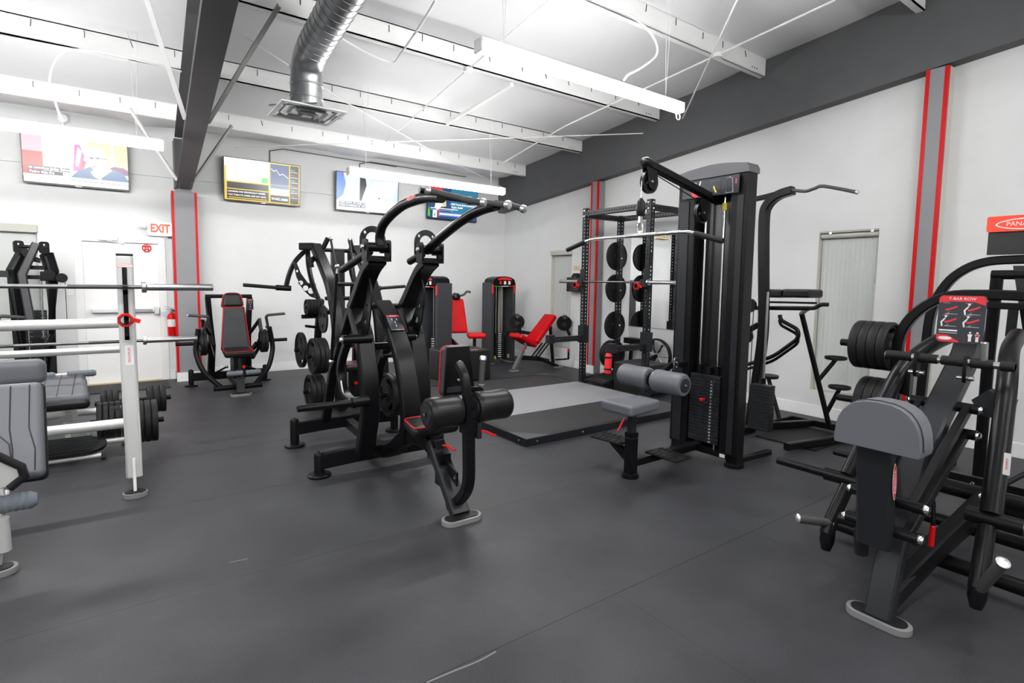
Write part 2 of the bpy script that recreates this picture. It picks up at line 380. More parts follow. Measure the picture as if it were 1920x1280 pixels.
# ---- columns with red edges
def col_back():
    xa, xb, yf = .642, .967, 9.385
    t = thing('steel_column', 'grey column with red edge strips under the rafter on the back wall', 'column', ((xa+xb)/2, yf, 0))
    MB().bb((xa+.01, yf+.006, 0), (xb-.01, YW, 2.79)).build('shaft', COLGREY, t)
    for a in (xa, xb-.032): MB().bb((a, yf, .14), (a+.032, yf+.03, 2.8)).build('edge_strip', REDTRIM, t)
    MB().bb((xa-.005, yf-.012, 0), (xb+.005, yf+.006, .135)).build('base_board', BASEW, t)
    MB().prism([(xa+.03, yf+.02, 2.79), (xb-.03, yf+.02, 2.79), (xb-.1, yf+.05, 2.86), (xa+.1, yf+.05, 2.86)], (0, .12, 0)).build('cap_plate', COLGREY, t)
col_back()
def col_right(ya, yb, zt, lab):
    t = thing('steel_column', lab, 'column', (XF, (ya+yb)/2, 0))
    MB().bb((XF+.004, ya+.008, 0), (XW, yb-.008, zt)).build('shaft', COLGREY, t)
    for a in (ya, yb-.035): MB().bb((XF, a, .14), (XF+.03, a+.035, zt-.003)).build('edge_strip', REDTRIM, t)
    MB().bb((XF-.012, ya-.004, 0), (XF+.004, yb+.004, .14)).build('base_board', BASEW, t)
    if ya < 3: MB().bb((XF+.035, ya, 0), (XW, ya+.01, zt)).build('side_cladding', mat('window_reveal_paint', (.60, .59, .54), .7), t)  # wall-painted side; its shade is put into the beige colour
col_right(1.962, 2.152, beam_z(2.15)-.001, 'grey column with red edge strips right of the covered window')
col_right(6.70, 6.875, beam_z(6.87)-.001, 'grey column with red edge strips behind the power rack')
# ---- baseboards
def bboard(name, a, b): return struct(MB().bb(a, b).build(name, BASEW, bevel=.004))
bboard('baseboard_back', (DX1+.055, YW-.015, 0), (.642, YW, .14)); bboard('baseboard_back', (.967, YW-.015, 0), (XW, YW, .14)); bboard('baseboard_back', (X0, YW-.015, 0), (DX0-.055, YW, .14))
bboard('baseboard_right', (XW-.015, 2.152, 0), (XW, 6.70, .14)); bboard('baseboard_right', (XW-.015, 6.875, 0), (XW, YW-.015, .14)); bboard('baseboard_right', (XW-.015, Y0, 0), (XW, 1.962, .14))
# ---- windows
GLASSM = mat('frosted_blind_fabric', (.55, .57, .55), .6, noise=.012, nscale=30)
def window_r(i, W, cover):
    ya, yb, za, zb = W; w_ = struct(MB().bb((XW+.12, ya-.02, za-.02), (XW+.19, yb+.02, zb+.02)).build('window_%d' % i, mat('window_frame_beige', (.52, .51, .46), .6)))
    vs_, fs_ = [], []; n = 60
    for k in range(n+1):
        y = ya+.012+(yb-ya-.024)*k/n; x = XW+.075+.003*math.sin(k*1.3)
        vs_ += [(x, y, za+.01), (x, y, zb-.09)]
    for k in range(n): fs_.append((2*k, 2*k+1, 2*k+3, 2*k+2))
    MB().add(vs_, fs_).build('blind_fabric', GLASSM, w_)
    if cover: MB().bb((XW-.03, ya-.002, zb-.075), (XW+.08, yb+.004, zb+.012)).build('blind_cassette', BEIGE, w_, bevel=.006)
    else:
        MB().cyl((XW+.045, ya+.015, zb-.055), (XW+.045, yb-.015, zb-.055), .028, 16).build('blind_roller', BEIGE, w_)
        MB().bb((XW+.01, ya+.002, zb-.02), (XW+.07, yb-.002, zb-.004)).build('blind_rail', BEIGE, w_)
        for y in (ya+.06, yb-.14): MB().bb((XW+.005, y, zb-.035), (XW+.02, y+.03, zb-.008)).build('rail_clip', ALU, w_)
        MB().cyl((XW+.03, ya+.02, za+.5), (XW+.03, ya+.02, zb-.6), .004, 6).build('pull_chain', WHITE, w_)
    RV = mat('window_reveal_paint', (.60, .59, .54), .7)
    for a, b in (((XW, ya, za), (XW+.13, ya+.006, zb)), ((XW, yb-.006, za), (XW+.13, yb, zb)), ((XW, ya, zb-.005), (XW+.13, yb, zb)), ((XW, ya, za), (XW+.13, yb, za+.005))): MB().bb(a, b).build('reveal_board', RV, w_)
window_r(1, W1, False); window_r(2, W2, True)
w3 = struct(MB().bb((W3[0]-.02, YW+.12, W3[2]-.02), (W3[1]+.02, YW+.19, W3[3]+.02)).build('window_3', BEIGE))
MB().bb((W3[0]+.01, YW+.06, W3[2]), (W3[1]-.01, YW+.065, W3[3]-.05)).build('blind_fabric', GLASSM, w3)
MB().bb((W3[0], YW-.03, W3[3]-.085), (W3[1]+.01, YW+.05, W3[3]+.02)).build('blind_cassette', BEIGE, w3, bevel=.006)
# ---- exit door
dr = struct(MB().bb((DX0+.045, YW+.03, .012), (DX1-.045, YW+.075, DH-.05)).build('door_1', WHITE))
for a, b in (((DX0-.05, YW-.012, 0), (DX0+.045, YW+.09, DH+.045)), ((DX1-.045, YW-.012, 0), (DX1+.05, YW+.09, DH+.045)), ((DX0+.045, YW-.012, DH-.048), (DX1-.045, YW+.09, DH+.045))):
    MB().bb(a, b).build('door_frame', WHITE, dr, bevel=.004)
MB().bb((DX0+.04, YW-.04, 0), (DX1-.04, YW+.09, .012)).build('threshold', mat('wooden_threshold', (.55, .42, .24), .6), dr)
pb = U(170, 583, Y=YW-.03); pz = pb.z
bar_ = MB().bb((DX0+.12, YW-.045, pz-.028), (DX1-.075, YW+.03, pz+.028)).build('panic_bar', ALU, dr, bevel=.006)
MB().bb((DX1-.12, YW-.06, pz-.06), (DX1-.055, YW+.03, pz+.05)).build('latch_case', ALU, bar_, bevel=.006)
MB().bb((DX0+.5, YW-.048, pz-.02), (DX1-.14, YW-.045, pz+.02)).build('push_pad', STEEL, bar_)
dc = MB().bb((-.23, YW-.06, DH-.03), (-.01, YW-.012, DH+.03)).build('door_closer', ALU, dr, bevel=.004)
MB().bar([(-.12, YW-.04, DH-.035), (.05, YW-.09, DH-.06), (.05, YW+.02, DH-.075)], .018, .006).build('closer_arm', STEEL, dc)
sp = U(275, 465, Y=YW+.02); oc = flat(circ(0, 0, .062, 8, a0=math.pi/8), (sp.x, YW+.02, sp.z), (1, 0, 0), (0, 0, 1), .02, REDTRIM, dr, 'door_alarm')
oc['label'] = 'red octagonal door alarm sign'
fx, fz = (1, 0, 0), (0, 0, 1); so = V((sp.x, YW+.0075, sp.z))
text('STOP', .03, so+V((0, 0, .038)), fx, fz, PRINTW, oc)
for dx in (-.034, .034): flat(rrect(-.007, -.02, .007, .012, .003), so+V((dx, 0, 0)), fx, fz, .002, PRINTW, oc, 'arrow_mark')
flat(rrect(-.02, -.004, .02, .004, .003), so, fx, fz, .002, PRINTW, oc, 'arrow_mark'); flat(circ(0, 0, .012, 10), so+V((0, 0, -.036)), fx, fz, .002, PRINTW, oc, 'lock_mark')
mt = thing('door_mat', 'black ribbed rubber scraper mat before the white exit door', 'mat', (0, 9.2, 0))
MB().bb((-.5, 8.93, 0), (.53, 9.6, .008)).build('mat_base', RUB, mt)
m = MB()
for k in range(34): m.bb((-.48+k*.0295, 8.95, .008), (-.468+k*.0295, 9.58, .014))
m.build('mat_ribs', RUB, mt)['kind'] = 'stuff'
# ---- exit sign
ex = thing('exit_sign', 'lit white EXIT sign with red letters on the back wall above the door', 'sign', (.5, YW, 2.25))
MB().plate(rrect(.35, 2.155, .66, 2.355, .03), [], (0, YW-.05, 0), (1, 0, 0), (0, 0, 1), .05).build('sign_case', mat('sign_white', (.85, .85, .85), .4, emit=(1, .97, .95), estr=.12), ex)
text('EXIT', .165, (.505, YW-.0765, 2.258), fx, fz, mat('exit_red', (.75, .06, .03), .4, emit=(1, .1, .04), estr=.35), ex, sx=.72, bold=.006)
MB().bb((.6, YW-.03, 2.13), (.69, YW, 2.17)).build('bracket', DKGREY, ex)
for dx in (0, .045): MB().lathe([(.02, 0), (.024, .03), (.01, .05)], (.325-dx, YW-.06, 2.275), (-.4, -1, -.2), 10).build('emergency_lamp', WHITE, ex)
# ---- fire extinguisher
c = U(322, 600, Y=YW-.1); cx_, zb = c.x, c.z-.23
fe = thing('fire_extinguisher', 'small red fire extinguisher hanging between the exit door and the column', 'extinguisher', (cx_, YW-.09, zb))
MB().lathe([(.052, 0), (.058, .012), (.058, .27), (.05, .31), (.022, .335), (.02, .35)], (cx_, YW-.09, zb), (0, 0, 1), 20).build('cylinder', REDP, fe)
MB().cyl((cx_, YW-.09, zb+.345), (cx_, YW-.09, zb+.4), .018, 10).bar([(cx_+.03, YW-.09, zb+.39), (cx_-.07, YW-.09, zb+.4)], .018, .01).bar([(cx_+.03, YW-.09, zb+.405), (cx_-.08, YW-.09, zb+.44)], .018, .008).build('valve_handle', STEEL, fe)
MB().tube(smooth([(cx_+.02, YW-.09, zb+.38), (cx_+.075, YW-.1, zb+.33), (cx_+.066, YW-.1, zb+.15)], 5), .009, 8).build('hose', RUB, fe)
MB().sweep([(cx_+.0585*math.cos(a), YW-.09+.0585*math.sin(a), zb+.19) for a in [math.radians(200+14*k) for k in range(11)]], [(-.0008, -.055), (.0008, -.055), (.0008, .055), (-.0008, .055)], (0, 0, 1)).build('paper_label', PRINTW, fe)
flat(rrect(-.035, -.03, .035, .03, .004), (cx_-.085, YW-.13, zb+.33), (1, .2, .3), (-.2, 0, 1), .001, mat('pale_blue_tag', (.45, .58, .72), .6), fe, 'inspection_tag')
# ---- mirror
mi = thing('wall_mirror', 'frameless wall mirror on the right wall behind the power rack', 'mirror', (XW, 5.3, .87))
MB().bb((XW-.012, 4.55, .88), (XW-.006, 6.07, 2.36)).build('mirror_glass', MIRROR, mi)
MB().bb((XW-.006, 4.54, .87), (XW, 6.08, 2.37)).build('backing_board', STEEL, mi)
# outlet plates
for k, (px, py, ax) in enumerate([(774, 495, 'Y'), (132, 545, 'Y')]):
    q = U(px, py, Y=YW); tag(MB().bb((q.x-.04, YW-.006, q.z-.06), (q.x+.04, YW, q.z+.06)).build('switch_plate', WHITE, bevel=.002, org=(q.x, YW, q.z)), ['small white wall plate behind the plate loaded pulldown', 'small white switch plate left of the exit door'][k], 'switch plate')
# ================================================================== TELEVISIONS
def em(name, c, s=1.0): return mat('screen_'+name, (.01, .01, .01), .25, emit=c, estr=s*.62)
SCR = dict(w=em('white', (1, 1, 1), 1.25), cream=em('cream', (1, .93, .84), 1.05), red=em('red', (.85, .03, .02)), pink=em('pink', (1, .42, .5)), or_=em('orange', (1, .62, .35)), skin=em('skin', (1, .72, .68)),
           navy=em('navy', (.02, .07, .2)), blue=em('blue', (.12, .28, .8)), pale=em('pale', (.72, .82, 1)), blk=em('black', (.01, .01, .015)), yel=em('yellow', (.85, .55, .03)), mag=em('magenta', (.75, .05, .35)),
           slate=em('slate', (.06, .16, .33)), teal=em('teal', (.03, .2, .33)), grn=em('green', (.1, .6, .05)), cap=em('caption', (.03, .03, .06)), pur=em('purple', (.18, .02, .12)), gry=em('grey', (.5, .5, .52)))
CASE = mat('tv_black_plastic', (.008, .008, .009), .3)
def tv(x0, x1, label, shapes, texts, tilt=5):
    z0, z1 = 2.755, 3.425; h = z1-z0; wd = x1-x0; a = math.radians(tilt)
    t = thing('wall_television', label, 'television', ((x0+x1)/2, YW-.1, z0), 'wall televisions')
    ey = V((0, -math.sin(a), math.cos(a))); exx = V((1, 0, 0)); o = V((x0, YW-.085, z0)); n = exx.cross(ey)  # n points to the room
    P = lambda u, v, d=0: o+exx*(u*wd)+ey*(v*h)+n*d
    MB().plate(rrect(0, 0, wd, h, .008, 2), [], o+n*.0, exx, ey, .035).build('casing', CASE, t)
    MB().bb(((x0+x1)/2-.2, YW-.09, z0+.15), ((x0+x1)/2+.2, YW, z1-.15)).build('wall_bracket', CASE, t)
    b = .012
    sc = flat([(b, .022), (wd-b, .022), (wd-b, h-b), (b, h-b)], o+n*.018, exx, ey, .003, SCR[shapes[0]], t, 'screen')
    X = lambda u: b+u*(wd-2*b); Z = lambda v: .022+v*(h-.022-b)
    for k, (c, poly) in enumerate(shapes[1:]):
        flat([(X(u), Z(v)) for u, v in poly], o+n*(.0204+.0007*k), exx, ey, .0005, SCR[c], sc, 'picture_area')
    for (s, size, u, v, c, al) in texts:
        text(s, size, o+n*(.0204+.0007*len(shapes))+exx*X(u)+ey*Z(v), exx, ey, SCR[c], sc, 'caption_lettering', al, th=.0002, bold=size*.025)
    MB().box(P(.5, .012, .019), (.06, .004, .008)).build('maker_badge', STEEL, t)
Q = lambda a, b, c, d: [(a, c), (b, c), (b, d), (a, d)]
El = lambda x, y, rx, ry, n=16: [(x+rx*math.cos(6.28318*i/n), y+ry*math.sin(6.28318*i/n)) for i in range(n)]
tv(-.985, .155, 'leftmost television on the back wall showing a courtroom scene', ['cream', ('red', Q(0, .18, .12, .62)), ('pink', Q(0, .18, .62, 1)), ('or_', Q(.6, 1, .45, .95)), ('cream', Q(.83, .86, .45, .95)), ('mag', [(.455, .3), (.53, .3), (.57, .62), (.53, .85), (.48, .84), (.47, .55)]),
   ('w', [(.48, .4), (.51, .4), (.55, .72), (.51, .8), (.49, .6)]), ('red', [(.52, .32), (.56, .36), (.585, .5), (.55, .55)]), ('pur', [(.78, .4), (.86, .47), (.95, .46), (1, .42), (1, .3), (.8, .3)]), ('slate', [(.42, .14), (.5, .3), (.62, .42), (.72, .3), (.82, .42), (.95, .34), (1, .2), (1, .06), (.42, .08)]),
   ('w', [(.72, .3), (.8, .44), (.84, .38), (.74, .22)]), ('skin', El(.7, .58, .09, .26)), ('w', El(.68, .72, .075, .12)), ('navy', Q(.615, .79, .605, .617)), ('navy', El(.64, .6, .02, .02, 8)), ('navy', El(.7, .61, .02, .02, 8)), ('mag', Q(.64, .68, .42, .435)), ('skin', [(.66, .2), (.72, .16), (.78, .34), (.74, .42), (.68, .4), (.62, .3)]), ('w', Q(0, 1, .1, .16)), ('pale', Q(.36, 1, .0, .09)), ('w', Q(.05, .86, .0, .035)),
   ('cap', Q(.04, .425, .255, .33)), ('cap', Q(.045, .36, .17, .245))], [('to convince Judge Eduardo', .043, .05, .292, 'w', 'LEFT'), ('Padro that the', .043, .055, .207, 'w', 'LEFT')])
tk = []
for k in range(6): tk += [(('red' if k % 2 else 'grn'), Q(.87, .93, .86-.13*k, .875-.13*k)), ('w', Q(.87, .97, .815-.13*k, .822-.13*k))]
tv(1.35, 2.49, 'television right of the grey column showing a yellow framed finance channel', ['w', ('yel', Q(.0, 1, 0, .46)), ('yel', Q(.58, 1, .4, 1)), ('yel', Q(0, .025, .46, .8)), ('cream', Q(.03, .57, .5, .98)), ('gry', Q(.3, .56, .55, .57)), ('grn', Q(.48, .56, .47, .6)), ('blk', Q(.03, .57, .28, .43)), ('blk', Q(.03, .57, .03, .26)), ('yel', Q(.05, .55, .05, .07)), ('yel', Q(.05, .56, .255, .27)),
   ('navy', Q(.595, .85, .47, .97)), ('w', [(.6, .86), (.64, .8), (.67, .84), (.72, .72), (.76, .76), (.84, .66), (.84, .648), (.76, .745), (.72, .705), (.67, .825), (.64, .785), (.6, .845)]), ('blk', Q(.595, .85, .03, .2)), ('w', Q(.595, .85, .22, .36)), ('slate', Q(.595, .85, .37, .46)), ('blue', Q(.73, .835, .07, .14)), ('blk', Q(.865, .985, .02, .98))]+tk,
   [('LOOKING FOR SPECIFICALLY WHERE', .032, .04, .2, 'w', 'LEFT'), ('YOU TURN TO CHRIS AND SAY HAVE', .032, .04, .12, 'w', 'LEFT'), ('WALL', .05, .605, .11, 'w', 'LEFT'), ('ST', .022, .695, .125, 'w', 'LEFT'), ('WEEK', .04, .738, .105, 'w', 'LEFT')])
tv(3.085, 4.24, 'television behind the middle light tube showing a snowy slope', ['pale', ('blue', [(0, .25), (.1, .4), (.14, .7), (.1, 1), (0, 1)]), ('w', [(.1, 0), (1, 0), (1, .35), (.6, .3), (.35, .1)]), ('w', [(.5, .5), (.9, .4), (1, .9), (.6, .85)]), ('blk', [(.36, .3), (.39, .28), (.43, .5), (.47, .72), (.45, .9), (.36, .92)]), ('navy', El(.68, .4, .012, .02, 8)), ('w', Q(.8, .96, .1, .22)), ('cap', Q(.04, .47, .17, .235)), ('cap', Q(.04, .46, .09, .155)), ('red', El(.08, .92, .015, .03, 8))],
   [('FRESH SNOW. OR WHEN THE', .035, .05, .202, 'w', 'LEFT'), ('WIND IS WHIPPING UP, YOU', .035, .05, .122, 'w', 'LEFT')])
tv(4.84, 5.965, 'rightmost television in the corner showing a dark blue quiz page', ['navy', ('teal', Q(.45, 1, .1, .95)), ('red', [(0, .45), (.1, .5), (.28, .62), (.28, .9), (.0, .95)]), ('w', [(.13, .3), (.2, .25), (.3, .42), (.26, .6), (.16, .62)]), ('or_', [(.28, .35), (.36, .38), (.34, .7), (.28, .72)]), ('grn', [(.0, .05), (.045, .05), (.035, .25), (.02, .34), (.005, .25)]), ('w', Q(.1, .18, .02, .24)), ('grn', Q(.12, .15, .06, .16)), ('red', Q(.2, .24, .06, .24)), ('blue', Q(.22, .9, .08, .2)), ('w', Q(.23, .85, .12, .16)), ('w', Q(.05, .6, .29, .31)), ('gry', Q(.05, .5, .245, .26))],
   [('- Will Travis Kelce propose to', .05, .43, .46, 'w', 'LEFT'), ('Taylor Swift?', .05, .46, .37, 'w', 'LEFT')])
# ================================================================== DUCT
zD = 3.175; DC = V((1.66, 6.12, zD))
du = thing('air_duct', 'galvanised spiral air duct dropping to a square ceiling diffuser', 'duct', DC)
cr = [U(497, 220, Z=zD), U(612, 240, Z=zD), U(650, 207, Z=zD), U(540, 185, Z=zD)]
DC = (cr[0]+cr[1]+cr[2]+cr[3])/4; hw = .3
top = V((DC.x, DC.y+.02, 3.62)); far = U(640, 0, X=DC.x+.02); d_ = (far-top).normalized(); end = far+d_*1.2
path = fillet([V((DC.x, DC.y, zD+.04)), V((DC.x, DC.y, 3.68)), V((DC.x, DC.y, 3.68))+(far-V((DC.x, DC.y, 3.68)))*1.5], .3, 6)
MB().tube(path, .15, 28).build('duct_pipe', ZINC, du)
# spiral lock seams
run = path[-1]-path[-2]; L = run.length; dn = run.normalized(); n_ = int(L/.09)
rm = MB()
for k in range(n_):
    c_ = path[-2]+dn*(k*.09+.05); rm.lathe([(.149, -.004), (.154, -.002), (.154, .002), (.149, .004), (.149, -.004)], c_, dn+V((0, 0, .08)), 28)
rm.build('spiral_seam', mat('duct_seam', (.25, .25, .26), .35, metal=1), du)['kind'] = 'stuff'
for zz in (zD+.15, 3.45, 3.6): MB().lathe([(.149, -.012), (.156, -.008), (.156, .008), (.149, .012), (.149, -.012)], (DC.x, DC.y, zz), (0, 0, 1), 28).build('pipe_band', ZINC, du)
rect = lambda s, z: [V((DC.x+a*s, DC.y+b*s, z)) for a, b in ((-1, -1), (1, -1), (1, 1), (-1, 1))]
df = MB().bar(rect(.285, zD+.005), .035, .012, closed=True).build('diffuser_frame', mat('diffuser_white', (.78, .78, .77), .4), du)
for k, (s, z) in enumerate(((.235, zD), (.165, zD-.012), (.095, zD-.022))):
    v = rect(s, z)+rect(s-.05, z+.05); MB().add(v, [(i, (i+1) % 4, (i+1) % 4+4, i+4) for i in range(4)]).build('diffuser_cone', mat('diffuser_grey', (.55, .55, .55), .4), df)
MB().box((DC.x, DC.y, zD-.02), (.09, .09, .006)).build('diffuser_core', mat('diffuser_grey', (0, 0, 0)), df)
MB().lathe([(.36, 0), (.34, .02), (.17, .035)], (DC.x, DC.y, zD+.012), (0, 0, 1), 4).build('diffuser_box', ZINC, du)
# ================================================================== RODS, CONDUITS, CABLES UNDER THE ROOF
def rod(name, lab, cat, pts, r, off=-.02, m=WHITE, sm=0, drop=None):
    P = [UR(x, y, off) if drop is None or i < drop[0] else U(x, y, Y=drop[1]) for i, (x, y) in enumerate(pts)]; P = [p if p.x < XF-.02 else U(x, y, X=XF-.02) for p, (x, y) in zip(P, pts)]; P = smooth(P, 6) if sm else P
    tag(MB().tube(P, r, 8).build(name, m, org=P[0]), lab, cat)
rod('brace_rod', 'long thin white brace rod crossing under the purlins to the grey wall beam', 'rod', [(440, 276), (1206, 250)], .008, -.06)
rod('brace_rod', 'white brace rod slanting from beside the duct to the middle light tube', 'rod', [(430, 50), (640, 187), (800, 277), (944, 352)], .007, -.055)
rod('brace_rod', 'white brace rod crossing steeply behind the right end of the near light tube', 'rod', [(1382, 0), (1280, 222)], .009, -.1)
rod('conduit_pipe', 'white conduit running from the top right along under the purlins to the back corner', 'pipe', [(1566, 0), (1345, 103), (1205, 168), (1060, 236), (942, 306)], .011, -.02)
rod('conduit_pipe', 'white conduit with a round box left of the near light tube', 'pipe', [(1030, 0), (878, 130), (720, 268)], .009, -.02)
rod('power_cable', 'thick white cable bending down right of the duct', 'cable', [(640, 72), (690, 100), (735, 117), (752, 100), (790, 45), (817, 0)], .012, -.03, sm=1)
rod('power_cable', 'white cable looping from the top right purlin to the near light tube', 'cable', [(1110, 0), (1180, 28), (1222, 65), (1232, 100), (1205, 125), (1178, 140), (1170, 150)], .011, -.03, sm=1, drop=(2, 3.7))
rod('power_cable', 'white cable looping down to the leftmost light tube', 'cable', [(340, 134), (240, 108), (150, 93), (110, 105), (93, 150), (105, 195), (117, 228)], .011, -.06, sm=1, drop=(3, 7.0))
rod('conduit_pipe', 'white conduit clipped along the second purlin at the left edge', 'pipe', [(0, 67), (120, 90), (240, 112)], .014, -.015)
for k, (px, py) in enumerate([(878, 130), (1345, 103)]):
    q = UR(px, py, -.02); tag(MB().lathe([(.055, -.03), (.055, .012), (.04, .02)], q, (0, 0, 1), 16).build('junction_box', WHITE, org=q), ['round white junction box left of the near light tube', 'round white junction box on the top right purlin'][k], 'junction box')
for k, x in enumerate((2.05, 3.55)):
    m = MB().tube([(x, YW-.02, 3.45), (x, YW-.02, 3.62), (x+.2, YW-.03, 3.68), (x+2.2, YW-.03, 3.66)], .008, 8)
    tag(m.build('wall_conduit', mat('dark_conduit', (.1, .1, .1), .5), org=(x, YW, 3.5)), ['dark conduit rising from the finance channel television', 'dark conduit rising from the snowy slope television'][k], 'pipe')
q = U(118, 222, Y=YW-.03)
tag(MB().lathe([(.06, 0), (.06, .04), (.05, .05)], q, (0, -1, 0), 14).cyl(q, q-V((0, 0, .4)), .012, 8).build('junction_box', WHITE, org=q), 'round white junction box on the back wall above the leftmost television', 'junction box')
blocking = MB().bar([UR(838, 232, .01), UR(960, 158, .01)], .05, .05)
tag(blocking.build('purlin_strut', WHITE, org=UR(838, 232)), 'white strut slanting between two purlins right of the duct', 'strut')
# ================================================================== shared equipment pieces
ORD = ['first', 'second', 'third', 'fourth', 'fifth', 'sixth']
PLM = {}
def plate_mesh(R, th, grip):
    k = (R, th, grip)
    if k in PLM: return PLM[k]
    m = MB(); n = 32
    m.lathe([(R*.86, -th*.38), (R*.88, -th/2), (R*.97, -th/2), (R, -th*.36), (R, th*.36), (R*.97, th/2), (R*.88, th/2), (R*.86, th*.38), (R*.86, -th*.38)], (0, 0, 0), (1, 0, 0), n)
    hs = []
    if grip:
        for q in range(3):
            a0 = math.radians(90+120*q); o_, i_ = R*.76, R*.56
            hs.append([(o_*math.cos(a0+t), o_*math.sin(a0+t)) for t in (-.5, -.25, 0, .25, .5)]+[(i_*math.cos(a0+t), i_*math.sin(a0+t)) for t in (.5, .25, 0, -.25, -.5)])
    hs.append(circ(0, 0, .0255, 14))
    m.plate(circ(0, 0, R*.87, n), hs, (0, 0, 0), (0, 1, 0), (0, 0, 1), th*.5)
    m.lathe([(.0255, -th*.48), (R*.26, -th*.48), (R*.3, -th*.25), (R*.3, th*.25), (R*.26, th*.48), (.0255, th*.48), (.0255, -th*.48)], (0, 0, 0), (1, 0, 0), 20)
    me = m.mesh('weight_plate'); me.materials.append(RUB)
    h = MB().lathe([(.0252, -th*.49), (.033, -th*.49), (.033, -th*.44), (.0252, -th*.44), (.0252, -th*.49)], (0, 0, 0), (1, 0, 0), 16).lathe([(.0252, th*.44), (.033, th*.44), (.033, th*.49), (.0252, th*.49), (.0252, th*.44)], (0, 0, 0), (1, 0, 0), 16)
    hm = h.mesh('hub_ring'); hm.materials.append(STEEL); PLM[k] = (me, hm); return PLM[k]
def plates(c, ax, n, R, th, where, group, grip=True, gap=.004):
    """n plates on one peg, from c onwards along ax; ax = ('x'|'y', sign)"""
    rz = {'x': 0, 'y': math.pi/2}[ax[0]]; dv = V((1, 0, 0)) if ax[0] == 'x' else V((0, 1, 0)); me, hm = plate_mesh(R, th, grip)
    for i in range(n):
        o = bpy.data.objects.new('weight_plate', me); COL.objects.link(o); o.location = V(c)+dv*ax[1]*(th+gap)*i; o.rotation_euler = (random.random()*6.28 if ax[0] == 'x' else 0, 0, rz)
        tag(o, ('%s black plate %s' % (ORD[i], where)) if n > 1 else 'single black weight plate %s' % where, 'weight plate', group)
        h = bpy.data.objects.new('hub_ring', hm); COL.objects.link(h); h.parent = o
def foot_disc(parent, p, r=.085, top=.2, pr=.032, m=BLK):
    """round foot: disc, post with a domed head"""
    p = V(p); MB().lathe([(r*.98, 0), (r, .004), (r, .016), (r*.9, .024), (pr, .026)], p, (0, 0, 1), 28).build('foot_disc', m, parent)
    MB().lathe([(pr, .02), (pr, top-pr*.7), (pr*.85, top-pr*.25), (pr*.5, top), (1e-6, top+.004)], p, (0, 0, 1), 18).build('foot_post', m, parent)
def stadium(L, W, n=10): 
    r = W/2; a = L/2-r
    return [(a+r*math.cos(t), r*math.sin(t)) for t in [-math.pi/2+math.pi*i/n for i in range(n+1)]]+[(-a+r*math.cos(t), r*math.sin(t)) for t in [math.pi/2+math.pi*i/n for i in range(n+1)]]
def foot_pad(parent, c, ex, L=.27, W=.12, m=FOOTG):
    ex = V(ex); ey = V((0, 0, 1)).cross(ex); c = V(c)
    MB().plate(stadium(L, W), [], c+V((0, 0, .016)), ex, ey, .032).build('foot_plate', m, parent, bevel=.008)
    MB().plate(stadium(L*.86, W*.74), [], c+V((0, 0, .034)), ex, ey, .006).build('foot_insert', RUB, parent)
def roller(parent, a, b, r, m=PADB, name='roller_pad', cap=True):
    a, b = V(a), V(b); L = (b-a).length
    pr = [(r*.55, 0), (r*.86, .004), (r*.97, .018), (r, .04), (r*.965, L*.5), (r, L-.04), (r*.97, L-.018), (r*.86, L-.004), (r*.55, L)]
    o = MB().lathe(pr, a, b-a, 28).build(name, m, parent); d = (b-a).normalized()
    for p, s in ((a, -1), (b, 1)):
        MB().lathe([(r*.62, 0), (r*.6, .006), (r*.12, .008)], p-d*s*.002, d*s, 20).build('end_disc', BLK2 if cap else m, o)
        MB().lathe([(.012, 0), (.01, .01), (1e-6, .012)], p+d*s*.005, d*s, 10).build('end_bolt', STEEL, o)
    return o
def grip(parent, a, b, r=.017, m=GRIP, cap=ALU, name='hand_grip', cr=None):
    a, b = V(a), V(b); d = (b-a).normalized(); cr = cr or r*1.25
    o = MB().cyl(a, b, r, 14).build(name, m, parent)
    for p, s in ((a, -1), (b, 1)): MB().lathe([(cr, 0), (cr, .018), (cr*.8, .026), (1e-6, .028)], p, d*s, 14).build('grip_cap', cap, o)
    return o
def cushion(parent, c, sx, sy, sz, R=None, m=PADB, name='seat', bev=.035, pipe=None, taper=1.0):
    """upholstered cushion; local x width, y length, z thickness; taper narrows the +y end"""
    c = V(c); R = R or Matrix.Identity(3); pts = []
    for z in (-1, 1):
        for x, y in ((-1, -1), (1, -1), (1, 1), (-1, 1)):
            k = taper if y > 0 else 1
            pts.append(c+R @ V((x*sx/2*k, y*sy/2, z*sz/2)))
    o = MB().add(pts, [(3, 2, 1, 0), (4, 5, 6, 7), (0, 1, 5, 4), (1, 2, 6, 5), (2, 3, 7, 6), (3, 0, 4, 7)]).build(name, m, parent, bevel=bev, seg=5)
    if pipe:
        q = [(-1, -1, 1), (1, -1, 1), (1, 1, taper), (-1, 1, taper)]; ring = []
        P = [V((x*sx/2*k*.97, y*sy/2*.985, sz/2-bev*.18)) for x, y, k in q]
        for i in range(4):
            a, b, d = P[i-1], P[i], P[(i+1) % 4]; rr = bev*1.4
            p1_, p2_ = b+(a-b).normalized()*rr, b+(d-b).normalized()*rr
            for k in range(5): t = k/4; ring.append(c+R @ (p1_*(1-t)**2+b*2*t*(1-t)+p2_*t*t))
        MB().tube(ring, .0045, 6, closed=True, up=R @ V((0, 0, 1))).build('piping', pipe, o)
    return o
def rot(ax, deg): return Matrix.Rotation(math.radians(deg), 3, ax)
def red_lever(parent, p, d, name='adjust_lever'):
    p, d = V(p), V(d).normalized(); s = d.cross(V((0, 0, 1))).normalized()
    return MB().bar(smooth([p, p+d*.04-V((0, 0, .004)), p+d*.075-V((0, 0, .02)), p+d*.1-V((0, 0, .022))], 3), .024, .008).build(name, REDP, parent)
